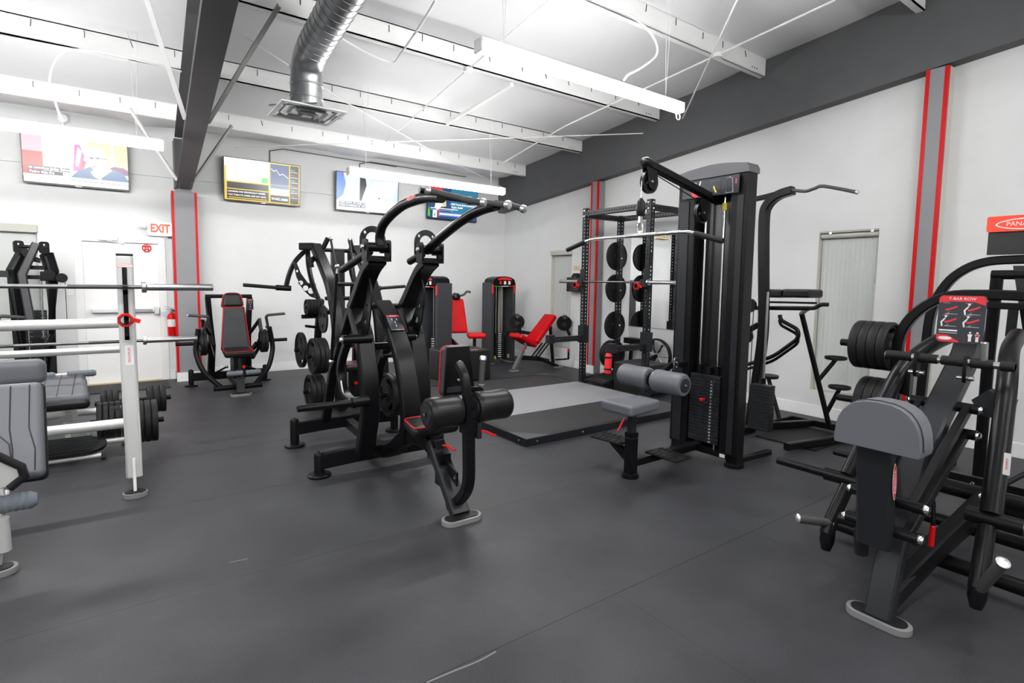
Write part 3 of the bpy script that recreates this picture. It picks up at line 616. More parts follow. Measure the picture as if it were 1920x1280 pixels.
def placard(parent, o, ex, ey, w, h, title, name='instruction_placard'):
    """exercise placard: red head, diagrams, tricolour foot"""
    ex, ey, o = V(ex).normalized(), V(ey).normalized(), V(o); n = ex.cross(ey)
    p = flat(rrect(-w/2, -h/2, w/2, h/2, .006, 2), o, ex, ey, .004, PRINT, parent, name)
    flat([(-w*.46, h*.36), (w*.46, h*.36), (w*.46, h*.47), (-w*.46, h*.47)], o+n*.0024, ex, ey, .0006, PRINTR, p, 'red_header')
    flat([(-w*.25, h*.4), (w*.25, h*.4), (w*.25, h*.43), (-w*.25, h*.43)], o+n*.003, ex, ey, .0006, PRINTW, p, 'title_bar')
    for k, y in enumerate((.2, .02, -.2)):
        for x in ((-.18, .18) if k == 0 else (0,)):
            c = o+n*.0024+ex*w*x+ey*h*y
            flat(circ(0, h*.05, h*.02, 8), c, ex, ey, .0006, PRINTW, p, 'figure_head'); flat([(-h*.02, h*.025), (h*.02, h*.025), (h*.03, -h*.06), (h*.012, -h*.06), (0, -h*.01), (-h*.012, -h*.06), (-h*.03, -h*.06)], c, ex, ey, .0006, PRINTW, p, 'figure_body')
    for k, mm in enumerate((GRN, PRINTW, PRINTR)): flat([(-w*.45+k*w*.3, -h*.46), (-w*.15+k*w*.3, -h*.46), (-w*.15+k*w*.3, -h*.435), (-w*.45+k*w*.3, -h*.435)], o+n*.0024, ex, ey, .0006, mm, p, 'tricolour_strip')
    return p
def sticker(parent, o, ex, ey, w, h, s='MAXIMUM'):
    o, ex, ey = V(o), V(ex).normalized(), V(ey).normalized(); n = ex.cross(ey)
    p = flat(rrect(-w/2, -h/2, w/2, h/2, h*.1, 2), o, ex, ey, .001, PRINTW, parent, 'sticker'); text(s, h*.5, o+n*.0008, ex, ey, PRINTR, p, sx=.9)
    return p
def collar_clamp(c, ax, lab):
    """red locking collar: octagonal ring with a lever"""
    t = thing('collar_clamp', lab, 'clamp', c); ax = V(ax).normalized(); e1 = V((0, 0, 1)); e2 = ax.cross(e1)
    out = circ(0, 0, .05, 8, a0=.39); MB().plate(out, [circ(0, 0, .03, 16)], c, e2, e1, .036).build('clamp_ring', REDP, t, bevel=.004)
    MB().plate(circ(0, 0, .033, 16), [circ(0, 0, .028, 16)], c, e2, e1, .042).build('liner', RUB, t)
    MB().bar([V(c)+e2*.045+e1*.0, V(c)+e2*.085-e1*.012], .028, .014, up=ax).build('lever', REDP, t)
    m = MB()
    for k in (1, 3, 5, 7): a = k*.785+.39; bolt(m, V(c)+(e2*math.cos(a)+e1*math.sin(a))*.042-ax*.018, -ax, .004)
    m.build('screw', BLK, t); return t
# ================================================================== PLATE LOADED PULLDOWN (centre)
XC = 1.765
PD = thing('plate_loaded_pulldown', 'black plate loaded pulldown with overhead curved arms, standing in the middle of the room', 'gym machine', (XC, 3.6, 0))
def mir(p): return V((2*XC-p[0], p[1], p[2]))
colL = [U(x, y, X=XC-.22) for x, y in [(683, 852), (689, 810), (694, 765), (692, 716), (687, 669), (682, 632), (675, 605), (667, 576)]]
colU = [U(x, y, X=XC-.22) for x, y in [(667, 578), (678, 550), (686, 527), (696, 503), (707, 488)]]
gus_o = [(692, 517), (697, 542), (696.5, 574), (693, 605), (686, 643)]; gus_i = [(681, 622), (677, 605), (684, 577), (688, 556), (690, 538)]
gus = [U(x, y, X=XC-.22) for x, y in gus_o+gus_i]
gh = [(U(x, y, X=XC-.22), r) for x, y, r in ((690, 541, .014), (689.5, 574, .02), (685.6, 602, .026))]
for s in (0, 1):
    F = (lambda p: V(p)) if s == 0 else mir
    MB().bar([F(p) for p in smooth(colL, 5)], .085, .14, up=(1, 0, 0)).build('frame_column', BLK, PD)
    MB().bar([F(p) for p in smooth(colU, 4)], .075, .14, up=(1, 0, 0)).build('upper_column', BLK, PD)
    xs = XC-.22 if s == 0 else XC+.22
    MB().plate([(p.y, p.z) for p in gus], [circ(p.y, p.z, r, 12) for p, r in gh], (xs, 0, 0), (0, 1, 0), (0, 0, 1), .012).build('gusset_plate', BLK, PD)
    # pivot bracket
    pv = V((xs, 3.87, 1.8))
    for e in (-.088, .088): MB().plate([(q[0], q[1]) for q in rrect(-.05, -.1, .05, .055, .025)], [], pv+V((e, 0, 0)), (0, 1, 0), (0, 0, 1), .014).build('bracket_cheek', BLK, PD)
    MB().bb(pv+V((-.095, -.05, -.105)), pv+V((.095, .05, -.09))).build('bracket_floor', BLK, PD)
    MB().cyl(pv+V((-.1, 0, 0)), pv+V((.1, 0, 0)), .034, 18).build('pivot_tube', BLK, PD)
    m = MB(); bolt(m, pv+V((-.1, 0, 0)), (-1, 0, 0), .02); m.build('pivot_bolt', CHR, PD)
    # cam crescent behind the pivot
    oc_ = pv+V((0, .075, .06)); out = [(.1*math.cos(t), .1*math.sin(t)) for t in [math.pi*i/16 for i in range(17)]]+[(-.1, -.1), (-.055, -.1)]+[(.055*math.cos(t), .055*math.sin(t)) for t in [math.pi-math.pi*i/14 for i in range(15)]]+[(.055, -.1), (.1, -.1)]
    MB().plate(out, [circ(.078*math.cos(t), .078*math.sin(t), .012, 10) for t in (math.radians(40), math.radians(140))], oc_, (1, 0, 0), (0, 0, 1), .012).build('cam_plate', BLK2, PD)
    # lifting arm
    ap = [U(x, y, X=XC-.2) for x, y in [(713, 462), (712, 445), (717, 424), (732, 404), (755, 385), (779, 375), (800, 370), (828, 370)]]
    ar_ = ap if s == 0 else [U(x, y, X=XC+.2) for x, y in [(800, 470), (817, 454), (845, 430), (873, 409), (901, 394), (931, 385)]]
    arm = MB().tube(smooth(ar_, 5), .034, 16).build('lifting_arm', BLK, PD)
    # upper lever and link rod
    lv = [U(693, 472, X=XC-.22), U(646, 506, X=XC-.22)]
    if s: lv[1] = lv[0]*.6+lv[1]*.4
    lv[1] = V((lv[1].x-.02*(1-s), lv[1].y, lv[1].z)); MB().tube([F(p) for p in lv], .03, 14).build('rear_lever', BLK, PD)
    rt = lv[1]+V((-.03, .04, .03)); rbm = V((rt.x-.02, rt.y+.12, .84))
    if s == 0: MB().tube([F(rt), F(rbm)], .014, 10).build('link_rod', BLK, PD)
    m = MB(); m.ball(F(rt), .02).ball(F(rbm), .024); m.cyl(F(rt), F(rt)+V((0, 0, -.06)), .012, 10).cyl(F(rbm), F(rbm)+V((0, 0, .06)), .012, 10)
    if s == 0: m.build('rod_joint', CHR, PD)
    # weight lever: curved bar with a plate peg
    lx = XC-.36 if s == 0 else XC-.14; lp = [U(x, y, X=lx) for x, y in [(654, 636), (643, 668), (639, 700), (648, 738), (668, 757)]]
    if s: lp = [V((lx, p_.y, p_.z)) for p_ in lp0]
    lp0 = lp
    lever = MB().bar([F(p) for p in smooth(lp, 5)], .05, .06, up=(1, 0, 0)).build('weight_lever', BLK, PD)
    MB().cyl(F(lp[0]+V((-.05, 0, 0))), F(lp[0]+V((.18 if s == 0 else .05, 0, 0))), .035, 16).build('lever_pivot', BLK, PD)
    m = MB(); bolt(m, F(lp[0]+V((-.05, 0, 0))), (-1 if s == 0 else 1, 0, 0), .022); m.build('lever_bolt', CHR, lever)
    if s: continue
    pe = lp[-1]+V((0, .02, .01)); MB().cyl(F(pe+V((-.03, 0, 0))), F(pe+V((.1, 0, 0))), .038, 16).build('peg_socket', BLK, PD)
    MB().cyl(F(pe+V((-.42, 0, 0))), F(pe+V((-.03, 0, 0))), .025, 16, .004).build('weight_peg', BLK, PD)
    if s == 0: sticker(lever, lp[3]+V((-.027, .0, .05)), (0, -.45, -.9), (0, .9, -.45), .12, .035)
logo(ap[5]+V((-.033, 0, .012)), (0, -1, 0), (.3, 0, 1), .12, PD)
# centre spine, arch and front leg
cs = [U(x, y, X=XC) for x, y in [(716, 570), (733, 599), (744, 630), (756, 669), (764, 716), (769, 760), (770, 792), (766, 826)]]
MB().bar(smooth(cs, 5), .08, .15, up=(1, 0, 0)).build('centre_spine', BLK, PD)
placard(PD, (cs[1]+cs[2])/2+V((0, -.044, .025))+(cs[1]-cs[2])*.15, (1, 0, 0), (cs[1]-cs[2]), .115, .16, 'LAT PULLDOWN')
MB().cyl(V((XC-.22, 4.4, 1.335)), V((XC+.22, 4.4, 1.335)), .024, 12).build('knee_cross_tube', BLK, PD)
MB().cyl(V((XC-.22, 4.2, 1.02)), V((XC+.22, 4.2, 1.02)), .03, 12).build('lower_cross_tube', BLK, PD)
ar = [V((XC, 4.25, .13)), V((XC, 4.05, .2)), V((XC, 3.85, .33)), V((XC, 3.65, .40)), V((XC, 3.45, .41)), V((XC, 3.3, .37))]
MB().bar(smooth(ar, 4), .12, .1, up=(1, 0, 0)).build('base_arch', BLK, PD)
fl_ = [V((XC, 3.36, .43)), V((XC, 3.0, .03))]; MB().bar(fl_, .07, .125, up=(1, 0, 0)).build('front_leg', BLK2, PD)
foot_pad(PD, (XC-.01, 2.965, 0), (1, 0, 0), .28, .13)
# cross beams on their feet
for yb, z, hw_, n_ in ((4.29, .12, .53, 'front'), (5.2, .17, .49, 'rear')):
    pts = [V((XC-hw_, yb, z)), V((XC-hw_*.5, yb-.02, z+.015)), V((XC, yb-.03, z+.02)), V((XC+hw_*.5, yb-.02, z+.015)), V((XC+hw_, yb, z))]
    MB().bar(smooth(pts, 4), .08, .12).build('cross_beam', BLK, PD)
    for e in (-1, 1): foot_disc(PD, (XC+e*(hw_+.005), yb, 0), .09, .2 if n_ == 'front' else .27, .04)
for e in (-1, 1):
    MB().bar([V((XC+e*.22, 4.42, 1.3)), V((XC+e*.22, 4.9, .75)), V((XC+e*.22, 5.17, .2))], .06, .08, up=(1, 0, 0)).build('rear_strut', BLK, PD)
for z, y in ((.43, 5.0), (.86, 4.75)): MB().cyl(V((XC+.18, y, z)), V((XC+.6, y, z)), .0245, 14, .003).build('storage_peg', BLK, PD)
MB().bar([V((XC, 4.27, .12)), V((XC, 5.2, .17))], .08, .1, up=(0, 0, 1)).build('base_spine', BLK, PD)
plates((XC+.44, 5.0, .43), ('x', -1), 3, .215, .045, 'on the low rear peg of the central pulldown machine', 'plates stored on the plate loaded pulldown')
plates((XC+.42, 4.75, .86), ('x', -1), 2, .17, .04, 'on the high rear peg of the central pulldown machine', 'plates stored on the plate loaded pulldown')
# seat, chest pad, knee rollers
st = cushion(PD, (XC, 3.46, .52), .37, .3, .085, None, PADB, 'seat', .04, PIPE, .72)
sp_ = MB().bb((XC-.03, 3.34, .3), (XC+.03, 3.42, .49)).build('seat_post', BLK2, PD); MB().bb((XC-.035, 3.28, .38), (XC+.035, 3.35, .46)).build('lock_housing', BLK2, sp_, bevel=.006)
red_lever(PD, (XC+.02, 3.28, .42), (.5, -.8, 0))
MB().bb((XC-.04, 3.2, .16), (XC+.04, 3.28, .38)).build('post_socket', BLK, PD)
up = [U(x, y, X=XC) for x, y in [(845, 948), (866, 932), (878, 905), (879, 850), (878, 790)]]
MB().bar(smooth(up, 4), .06, .07, up=(1, 0, 0)).build('roller_upright', BLK, PD)
col_ = MB().bb((XC-.042, 2.87, .6), (XC+.042, 2.95, .68)).build('height_collar', BLK, PD); MB().bb((XC+.042, 2.86, .56), (XC+.075, 2.95, .66)).build('lock_housing', BLK2, col_, bevel=.006)
red_lever(PD, (XC+.07, 2.87, .61), (.7, -.7, 0))
ua = [U(x, y, X=XC) for x, y in [(877, 800), (876, 760), (874, 725), (869, 700), (860, 682)]]
MB().bar(smooth(ua, 4), .05, .05, up=(1, 0, 0)).build('pad_arm', BLK, PD)
MB().cyl((XC-.3, 2.93, .75), (XC+.32, 2.93, .75), .014, 12).build('roller_axle', BLK, PD)
roller(PD, (XC-.285, 2.93, .75), (XC-.055, 2.93, .75), .1); roller(PD, (XC+.055, 2.93, .75), (XC+.315, 2.93, .75), .1)
Rp = rot('X', 96); pdc = V((XC+.045, 3.15, .965))
cushion(PD, pdc, .25, .33, .075, rot('Z', 180) @ Rp, PADD, 'chest_pad', .03, PIPE, .72)
bp_ = MB().add([pdc+V((x, -.052+(.02 if z > 0 else 0), z)) for x, z in ((-.12, -.16), (.12, -.16), (.085, .16), (-.085, .16))]+[pdc+V((x, -.04+(.02 if z > 0 else 0), z)) for x, z in ((-.12, -.16), (.12, -.16), (.085, .16), (-.085, .16))], [(0, 1, 2, 3), (7, 6, 5, 4), (0, 4, 5, 1), (1, 5, 6, 2), (2, 6, 7, 3), (3, 7, 4, 0)]).build('pad_board', BLK, PD)
m = MB(); bolt(m, pdc+V((.0, -.047, .06)), (0, -1, 0), .012); bolt(m, pdc+V((-.01, -.052, -.06)), (0, -1, 0), .012); m.build('pad_bolt', STEEL, bp_)
for e in (1,):
    g0 = V((XC+e*.145+.02, 3.02, .88)); grip(PD, g0, g0+V((e*.012, -.0, .16)), .019); MB().bar([V((XC, 2.98, .86)), g0-V((0, 0, .03)), g0], .03, .03).build('grip_bracket', BLK, PD)
tri = [(U(x, y, X=XC).y, U(x, y, X=XC).z) for x, y in [(826, 856), (836, 862), (858, 886), (857, 912), (840, 885)]]
MB().plate(tri, [circ(*[(U(x, y, X=XC).y, U(x, y, X=XC).z) for x, y in [(838, 874)]][0], .012, 10), circ(*[(U(x, y, X=XC).y, U(x, y, X=XC).z) for x, y in [(853, 893)]][0], .018, 10)], (XC, 0, 0), (0, 1, 0), (0, 0, 1), .012).build('leg_gusset', BLK, PD)
# handle bars at the arm ends
ye = ap[-1].y
MB().cyl(V((XC-.32, ye+.05, 2.09)), V((XC-.27, ye+.05, 2.085)), .017, 12).build('handle_stub', BLK, PD)
grip(PD, V((XC-.27, ye+.02, 2.085)), V((XC+.03, ye-.02, 2.045)), .02); grip(PD, V((XC-.14, ye+.1, 2.075)), V((XC+.005, ye-.12, 2.03)), .019, cr=.026)
grip(PD, V((XC+.12, ye+.2, 2.085)), V((XC+.2, ye-.1, 2.035)), .019, cr=.028); MB().tube([V((XC+.2, ye, 2.05)), V((XC+.29, ye-.02, 2.05))], .02, 12).build('handle_stub', BLK, PD)
grip(PD, V((XC+.29, ye-.01, 2.055)), V((XC+.31, ye-.12, 2.02)), .019, cr=.026)
# ================================================================== CABLE PULLDOWN TOWER (weight stack)
YL = 2.88
LP = thing('cable_pulldown', 'black cable pulldown machine with wide chrome bar and weight stack, right of the centre', 'gym machine', (3.9, YL, 0))
zt = 2.5
for nm, ya, yb in (('right', 2.535, 2.69), ('left', 3.03, 3.215)):
    MB().bb((4.17, ya, .1), (4.31, yb, zt)).build('tower_column', BLK, LP, bevel=.012)
    MB().bb((4.162, ya+(.03 if nm == 'right' else .06), .12), (4.172, yb-(.07 if nm == 'right' else .03), zt-.2)).build('column_inlay', BLK2, LP, bevel=.003)
    yc_ = 2.585 if nm == 'right' else 3.16
    MB().bb((4.2, yc_-.05, .03), (4.3, yc_+.05, .12)).build('column_leg', BLK, LP); foot_pad(LP, (4.25, yc_, 0), (1, 0, 0), .17, .15, BLK)
# rounded head with the exercise panel
hd = [(2.525, zt-.02), (2.525, zt+.02), (2.545, zt+.055)]+[(2.545+.66*k/8, zt+.055+.035*math.sin(math.pi*k/8)) for k in range(1, 8)]+[(3.205, zt+.05), (3.225, zt+.02), (3.225, zt-.02)]
MB().plate(hd, [], (4.235, 0, 0), (0, 1, 0), (0, 0, 1), .165).build('tower_head', mat('satin_grey_head', (.09, .09, .1), .3), LP, bevel=.015)
pn = MB().bb((4.142, 2.6, zt-.18), (4.152, 3.15, zt-.03)).build('exercise_panel', PRINT, LP)
fo, fe_ = (0, -1, 0), (0, 0, 1)
for k, yy_ in enumerate((3.02, 2.82, 2.68)):
    c_ = V((4.1405, yy_, zt-.105))
    if k == 0: flat([(-.03, -.07), (.03, -.07), (.035, 0), (0, .03), (-.035, 0)], c_, fo, fe_, .001, PRINTR, pn, 'figure_shirt'); flat(circ(0, .04, .018, 10), c_, fo, fe_, .001, PRINTW, pn, 'figure_head'); flat([(.03, 0), (.04, 0), (.06, .06), (.05, .065)], c_, fo, fe_, .001, PRINTW, pn, 'figure_arm')
    elif k == 1: MB().bar([c_+V((0, y, z)) for y, z in ((-.05, -.06), (.04, -.06), (.04, .05), (-.05, .05))], .004, .002, closed=True).build('diagram_frame', PRINTG, pn); flat([(-.02, .0), (-.01, .01), (0, -.02), (.02, -.05), (0, -.05), (-.005, -.03)], c_, fo, fe_, .001, PRINTY, pn, 'diagram_machine')
    else:
        MB().bar([c_+V((0, y, z)) for y, z in ((-.03, -.065), (.035, -.065), (.03, .055), (0, .06), (-.02, .05))], .008, .002, closed=True).build('diagram_machine', PRINTW, pn); flat(rrect(-.005, -.02, .005, .02, .002), c_+V((0, -.055, .02)), fo, fe_, .001, PRINTR, pn, 'diagram_mark')
MB().bb((4.29, 2.69, .12), (4.3, 3.03, zt)).build('rear_shroud', DARKBACK, LP)
MB().bb((4.15, 2.6, .075), (4.3, 3.15, .12)).build('stack_base', BLK, LP); flat(rrect(-.025, -.015, .025, .015, .003), (4.149, 2.64, .098), fo, fe_, .002, PRINTW, LP, 'sticker')
# weight stack
NP = 20; z0 = .16; hp = .0285
for k in range(NP):
    MB().bb((4.185, 2.715, z0+k*hp), (4.275, 3.02, z0+(k+1)*hp-.003)).build('stack_plate', BLK2, LP, bevel=.003)
    pm = MB()
    pm.cyl((4.186, 2.865, z0+(k+.5)*hp), (4.183, 2.865, z0+(k+.5)*hp), .007, 8); pm.build('pin_hole', RUB, LP)
    text('%d' % ((NP-k)*5), .02, (4.1842, 2.80, z0+(k+.45)*hp), fo, fe_, PRINTW, LP, 'weight_numeral')
MB().bb((4.185, 2.715, z0+NP*hp), (4.275, 3.02, z0+NP*hp+.035)).build('top_plate', BLK2, LP, bevel=.004)
for y in (2.775, 2.955):
    MB().cyl((4.23, y, .12), (4.23, y, 2.35), .0115, 14).build('guide_rod', CHR, LP); MB().cyl((4.23, y, z0+NP*hp+.03), (4.23, y, z0+NP*hp+.12), .024, 14).build('rod_sleeve', BLK, LP)
MB().cyl((4.23, 2.865, z0+NP*hp+.02), (4.23, 2.865, z0+NP*hp+.1), .035, 16).build('stack_boss', BLK, LP)
sl = MB().cyl((4.185, 2.865, z0+13.5*hp), (4.13, 2.865, z0+13.5*hp), .016, 12, .004).build('selector_pin', REDP, LP)
MB().tube(smooth([(4.14, 2.865, z0+13.5*hp), (4.12, 2.80, z0+13*hp), (4.13, 2.75, z0+15*hp), (4.16, 2.77, z0+18*hp), (4.2, 2.78, z0+20.4*hp)], 5), .005, 6).build('pin_lanyard', RUB, sl)
MB().cyl((4.23, 2.775, 2.2), (4.23, 2.775, 2.26), .022, 12).build('spring_buffer', PRINTY, LP)
# overhead arm
hdp = U(1207, 302, Y=YL); MB().bar([(4.3, YL, 2.29), (hdp.x+.03, YL, hdp.z-.01)], .07, .06).build('overhead_arm', BLK, LP)
MB().lathe([(1e-6, -.035), (.03, -.03), (.042, 0), (.042, .05), (.03, .06)], V((hdp.x+.02, YL, hdp.z-.005)), (1, 0, -.25), 16).build('arm_end', BLK, LP)
for k, (x, z, r) in enumerate(((hdp.x+.07, hdp.z-.15, .085), (4.05, 2.17, .085))):
    w_ = MB().plate(circ(0, 0, r, 28), [circ(.045*math.cos(a), .045*math.sin(a), .022, 10) for a in (0, 1.57, 3.14, 4.71)], (x, YL, z), (1, 0, 0), (0, 0, 1), .024).build('pulley', BLK, LP)
    MB().lathe([(r*.93, -.012), (r*1.04, -.017), (r*1.04, -.012), (r*.97, 0), (r*1.04, .012), (r*1.04, .017), (r*.93, .012), (r*.93, -.012)], (x, YL, z), (0, 1, 0), 28).build('pulley_rim', BLK2, w_)
    for e in (-.024, .024): MB().plate([(-.055, .13), (.06, .1), (.075, 0), (.05, -.06), (-.02, -.05), (-.04, 0)], [], (x, YL+e, z), (1, 0, 0), (0, 0, 1), .005).build('pulley_bracket', BLK, w_)
    m = MB(); bolt(m, (x, YL-.028, z), (0, -1, 0), .012); m.build('pulley_bolt', STEEL, w_)
cx0 = hdp.x-.015
MB().tube([(cx0, YL, hdp.z-.15), (cx0-.002, YL, hdp.z-.31)], .004, 6).build('cable', STEEL, LP)
MB().tube([(hdp.x+.07, YL, hdp.z-.065), (4.05, YL, 2.255)], .004, 6).build('cable', RUB, LP)
zb_ = hdp.z-.31; MB().lathe([(.008, .03), (.03, 0), (.036, -.06), (.03, -.1), (.02, -.11)], (cx0, YL, zb_), (0, 0, 1), 16).build('cable_stop', RUB, LP)
MB().box((cx0, YL, zb_-.135), (.03, .018, .05)).build('cable_eye', STEEL, LP)
ring = [(cx0, YL+.024*math.cos(t), zb_-.2+.045*math.sin(t)) for t in [6.283*i/16 for i in range(16)]]; MB().tube(ring, .006, 8, closed=True, up=(1, 0, 0)).build('carabiner', CHR, LP)
LB = thing('lat_bar', 'wide chrome pulldown bar with bent black grips hanging from the overhead pulley', 'pulldown bar', (cx0, YL, 1.98))
bx = cx0; zz = zb_-.27
bp2 = [(bx, YL+.82, zz-.06), (bx, YL+.58, zz+.005), (bx, YL+.48, zz+.015), (bx, YL-.42, zz+.015), (bx, YL-.5, zz), (bx, YL-.7, zz-.06)]
bp2 = fillet(bp2, .05, 4); MB().tube(bp2, .0145, 12).build('bar', CHR, LB)
MB().tube([V((bx, YL+.61, zz-.004)), V((bx, YL+.84, zz-.066))], .02, 12).build('grip', RUB, LB); MB().tube([V((bx, YL-.5, zz-.002)), V((bx, YL-.72, zz-.066))], .02, 12).build('grip', RUB, LB)
MB().bar([(bx, YL, zz+.015), (bx, YL, zz+.05)], .03, .014).build('bar_lug', CHR, LB)
MB().cyl((bx, YL+.14, zz+.015), (bx, YL-.16, zz+.015), .0165, 12).build('knurled_sleeve', STEEL, LB)
# seat side
foot_pad(LP, (3.3, YL+.03, 0), (1, 0, 0), .14, .135, BLK)
MB().bb((3.26, YL-.01, .03), (3.34, YL+.07, .33)).build('front_post', BLK, LP, bevel=.008)
MB().bar([(3.34, YL+.03, .12), (4.2, YL+.03, .12)], .08, .06).build('base_beam', BLK, LP)
m = MB().bb((3.275, YL+.005, .3), (3.325, YL+.055, .5)); m.build('seat_post', BLK2, LP)
MB().bb((3.262, YL-.008, .33), (3.338, YL+.068, .37)).build('post_collar', BLK, LP)
flat(rrect(-.02, -.025, .02, .025, .003), (3.262, YL+.03, .3), fo, fe_, .002, PRINTR, LP, 'warning_sticker')
s1 = cushion(LP, (3.3, YL+.03, .59), .33, .4, .085, rot('Z', 90) @ rot('Z', 180), PADG, 'seat', .025, None, .7)
red_lever(LP, (3.24, YL+.05, .49), (-.7, .3, -1))
# thigh rollers
for a, b in ((3.44, 3.12), (3.07, 2.76)): roller(LP, (3.72, a-.03, .735), (3.72, b-.03, .735), .098, PADG)
MB().cyl((3.72, 3.43, .735), (3.72, 2.73, .735), .014, 12).build('roller_axle', BLK, LP)
MB().bar([(3.72, 3.06, .735), (3.95, 3.06, .84), (4.2, 3.06, .84)], .04, .05).build('roller_arm', BLK, LP)
MB().plate(rrect(-.03, -.06, .03, .06, .02), [circ(0, .02, .01, 8), circ(0, -.02, .01, 8)], (3.95, 3.0, .86), (1, 0, 0), (0, 0, 1), .012).build('adjust_plate', STEEL, LP)
# foot plates
for nm, c_, rz_ in (('l', V((3.32, YL+.26, .26)), 8), ('r', V((3.56, YL-.13, .18)), 0)):
    p = MB().box(c_, (.2, .31, .018), rot('Z', rz_)).build('foot_plate', RUB, LP, bevel=.006)
    for k in range(6):
        for e in (-.07, .07): MB().box(c_+rot('Z', rz_) @ V((e, -.13+k*.052, .011)), (.05, .02, .006), rot('Z', rz_+12)).build('tread', RUB, p)
    text('PANATTA', .045, c_+V((0, 0, .0105)), rot('Z', rz_) @ V((0, -1, 0)), rot('Z', rz_) @ V((1, 0, 0)), BLK2, p, th=.002)
MB().prism([(3.3, YL+.07, .2), (3.3, YL+.07, .1), (3.3, YL+.32, .25)], (.05, 0, 0)).build('foot_plate_bracket', BLK, LP)
MB().bar([(3.56, YL+.03, .13), (3.56, YL-.16, .165)], .06, .03).build('foot_plate_bracket', BLK, LP)
MB().bar([(4.31, YL-.3, .05), (4.75, YL-.33, .05)], .05, .05).build('rear_foot_tube', BLK, LP)
# ================================================================== LIFTING PLATFORM
PF = thing('lifting_platform', 'low lifting platform with grey board between black rubber mats in front of the rack', 'platform', (4.3, 5.42, 0))
PX0, PX1, PY0, PY1, PZ = 3.07, 5.62, 4.0, 6.84, .075
for a, b in (((PX0, PY0, 0), (PX0+.06, PY1, PZ)), ((PX1-.06, PY0, 0), (PX1, PY1, PZ)), ((PX0+.06, PY0, 0), (PX1-.06, PY0+.06, PZ)), ((PX0+.06, PY1-.06, 0), (PX1-.06, PY1, PZ))): MB().bb(a, b).build('frame_rail', RACKM, PF, bevel=.003)
PLB = mat('platform_frame_top', (.06, .062, .068), .45)
MB().bb((PX0+.06, 4.84, .01), (PX1-.06, 6.02, PZ-.002)).build('centre_board', PLYT, PF)
for a, b, nm in ((4.06, 4.838, 'mat'), (6.022, 6.78, 'mat')): MB().bb((PX0+.06, a, .01), (PX1-.06, b, PZ-.004)).build('rubber_tile', mat('platform_rubber', (.022, .022, .024), .55, noise=.1, nscale=3, bump=.3, bscale=250), PF)
for (x, y, sx, sy) in ((PX0, PY0, 1, 1), (PX1, PY0, -1, 1), (PX0, PY1, 1, -1), (PX1, PY1, -1, -1)):
    MB().prism([(x+sx*.004, y+sy*.004, PZ), (x+sx*.3, y+sy*.004, PZ), (x+sx*.004, y+sy*.3, PZ)] if sx*sy > 0 else [(x+sx*.004, y+sy*.004, PZ), (x+sx*.004, y+sy*.3, PZ), (x+sx*.3, y+sy*.004, PZ)], (0, 0, .002)).build('corner_plate', PLB, PF)
m = MB()
for y in (4.12, 4.8, 5.4, 6.1, 6.7): bolt(m, (PX0, y, .04), (-1, 0, 0), .008)
for x in (3.2, 3.8, 4.6, 5.3): bolt(m, (x, PY0, .04), (0, -1, 0), .008)
m.build('rail_bolts', STEEL, PF)
# ================================================================== POWER RACK
RX, RYL, RYR, RD = 5.68, 6.03, 4.81, .74
RK = thing('power_rack', 'black perforated power rack standing at the far end of the lifting platform', 'rack', (RX, 5.42, 0))
def punched(p0, p1, wv, name, parent, s=.075, pitch=.052, r=.0125, sides=(1, 1, 1, 1)):
    """square tube with a row of holes on each wall; wv = first side direction"""
    p0, p1 = V(p0), V(p1); ax = (p1-p0); L = ax.length; ax.normalize(); e1 = V(wv).normalized(); e2 = ax.cross(e1)
    m = MB(); n = int((L-.04)/pitch); o0 = (L-(n-1)*pitch)/2; h = s/2
    out = [(0, -h), (L, -h), (L, h), (0, h)]
    for k, (nv, tv_) in enumerate(((e1, e2), (-e1, e2), (e2, e1), (-e2, e1))):
        hs = [circ(o0+pitch*i, 0, r, 8, a0=.39) for i in range(n)] if sides[k] else []
        m.plate(out, hs, p0+nv*(h-.002), ax, tv_, .004)
    return m.build(name, RACKM, parent)
HT = 2.665
for x, y in ((RX, RYL), (RX, RYR), (RX+RD, RYL), (RX+RD, RYR)):
    u = punched((x, y, PZ if x == RX else .0), (x, y, HT if x == RX else HT-.05), (1, 0, 0), 'upright', RK)
    MB().bb((x-.07, y-.07, .0), (x+.07, y+.07, .012)).build('base_plate', RACKM, RK) if x > RX else MB().bb((x-.06, y-.06, 0), (x+.06, y+.06, PZ)).build('base_block', RACKM, RK)
for x, z in ((RX, HT-.08), (RX+RD, HT-.1)): punched((x, RYL-.04, z), (x, RYR+.04, z), (1, 0, 0), 'cross_member', RK)
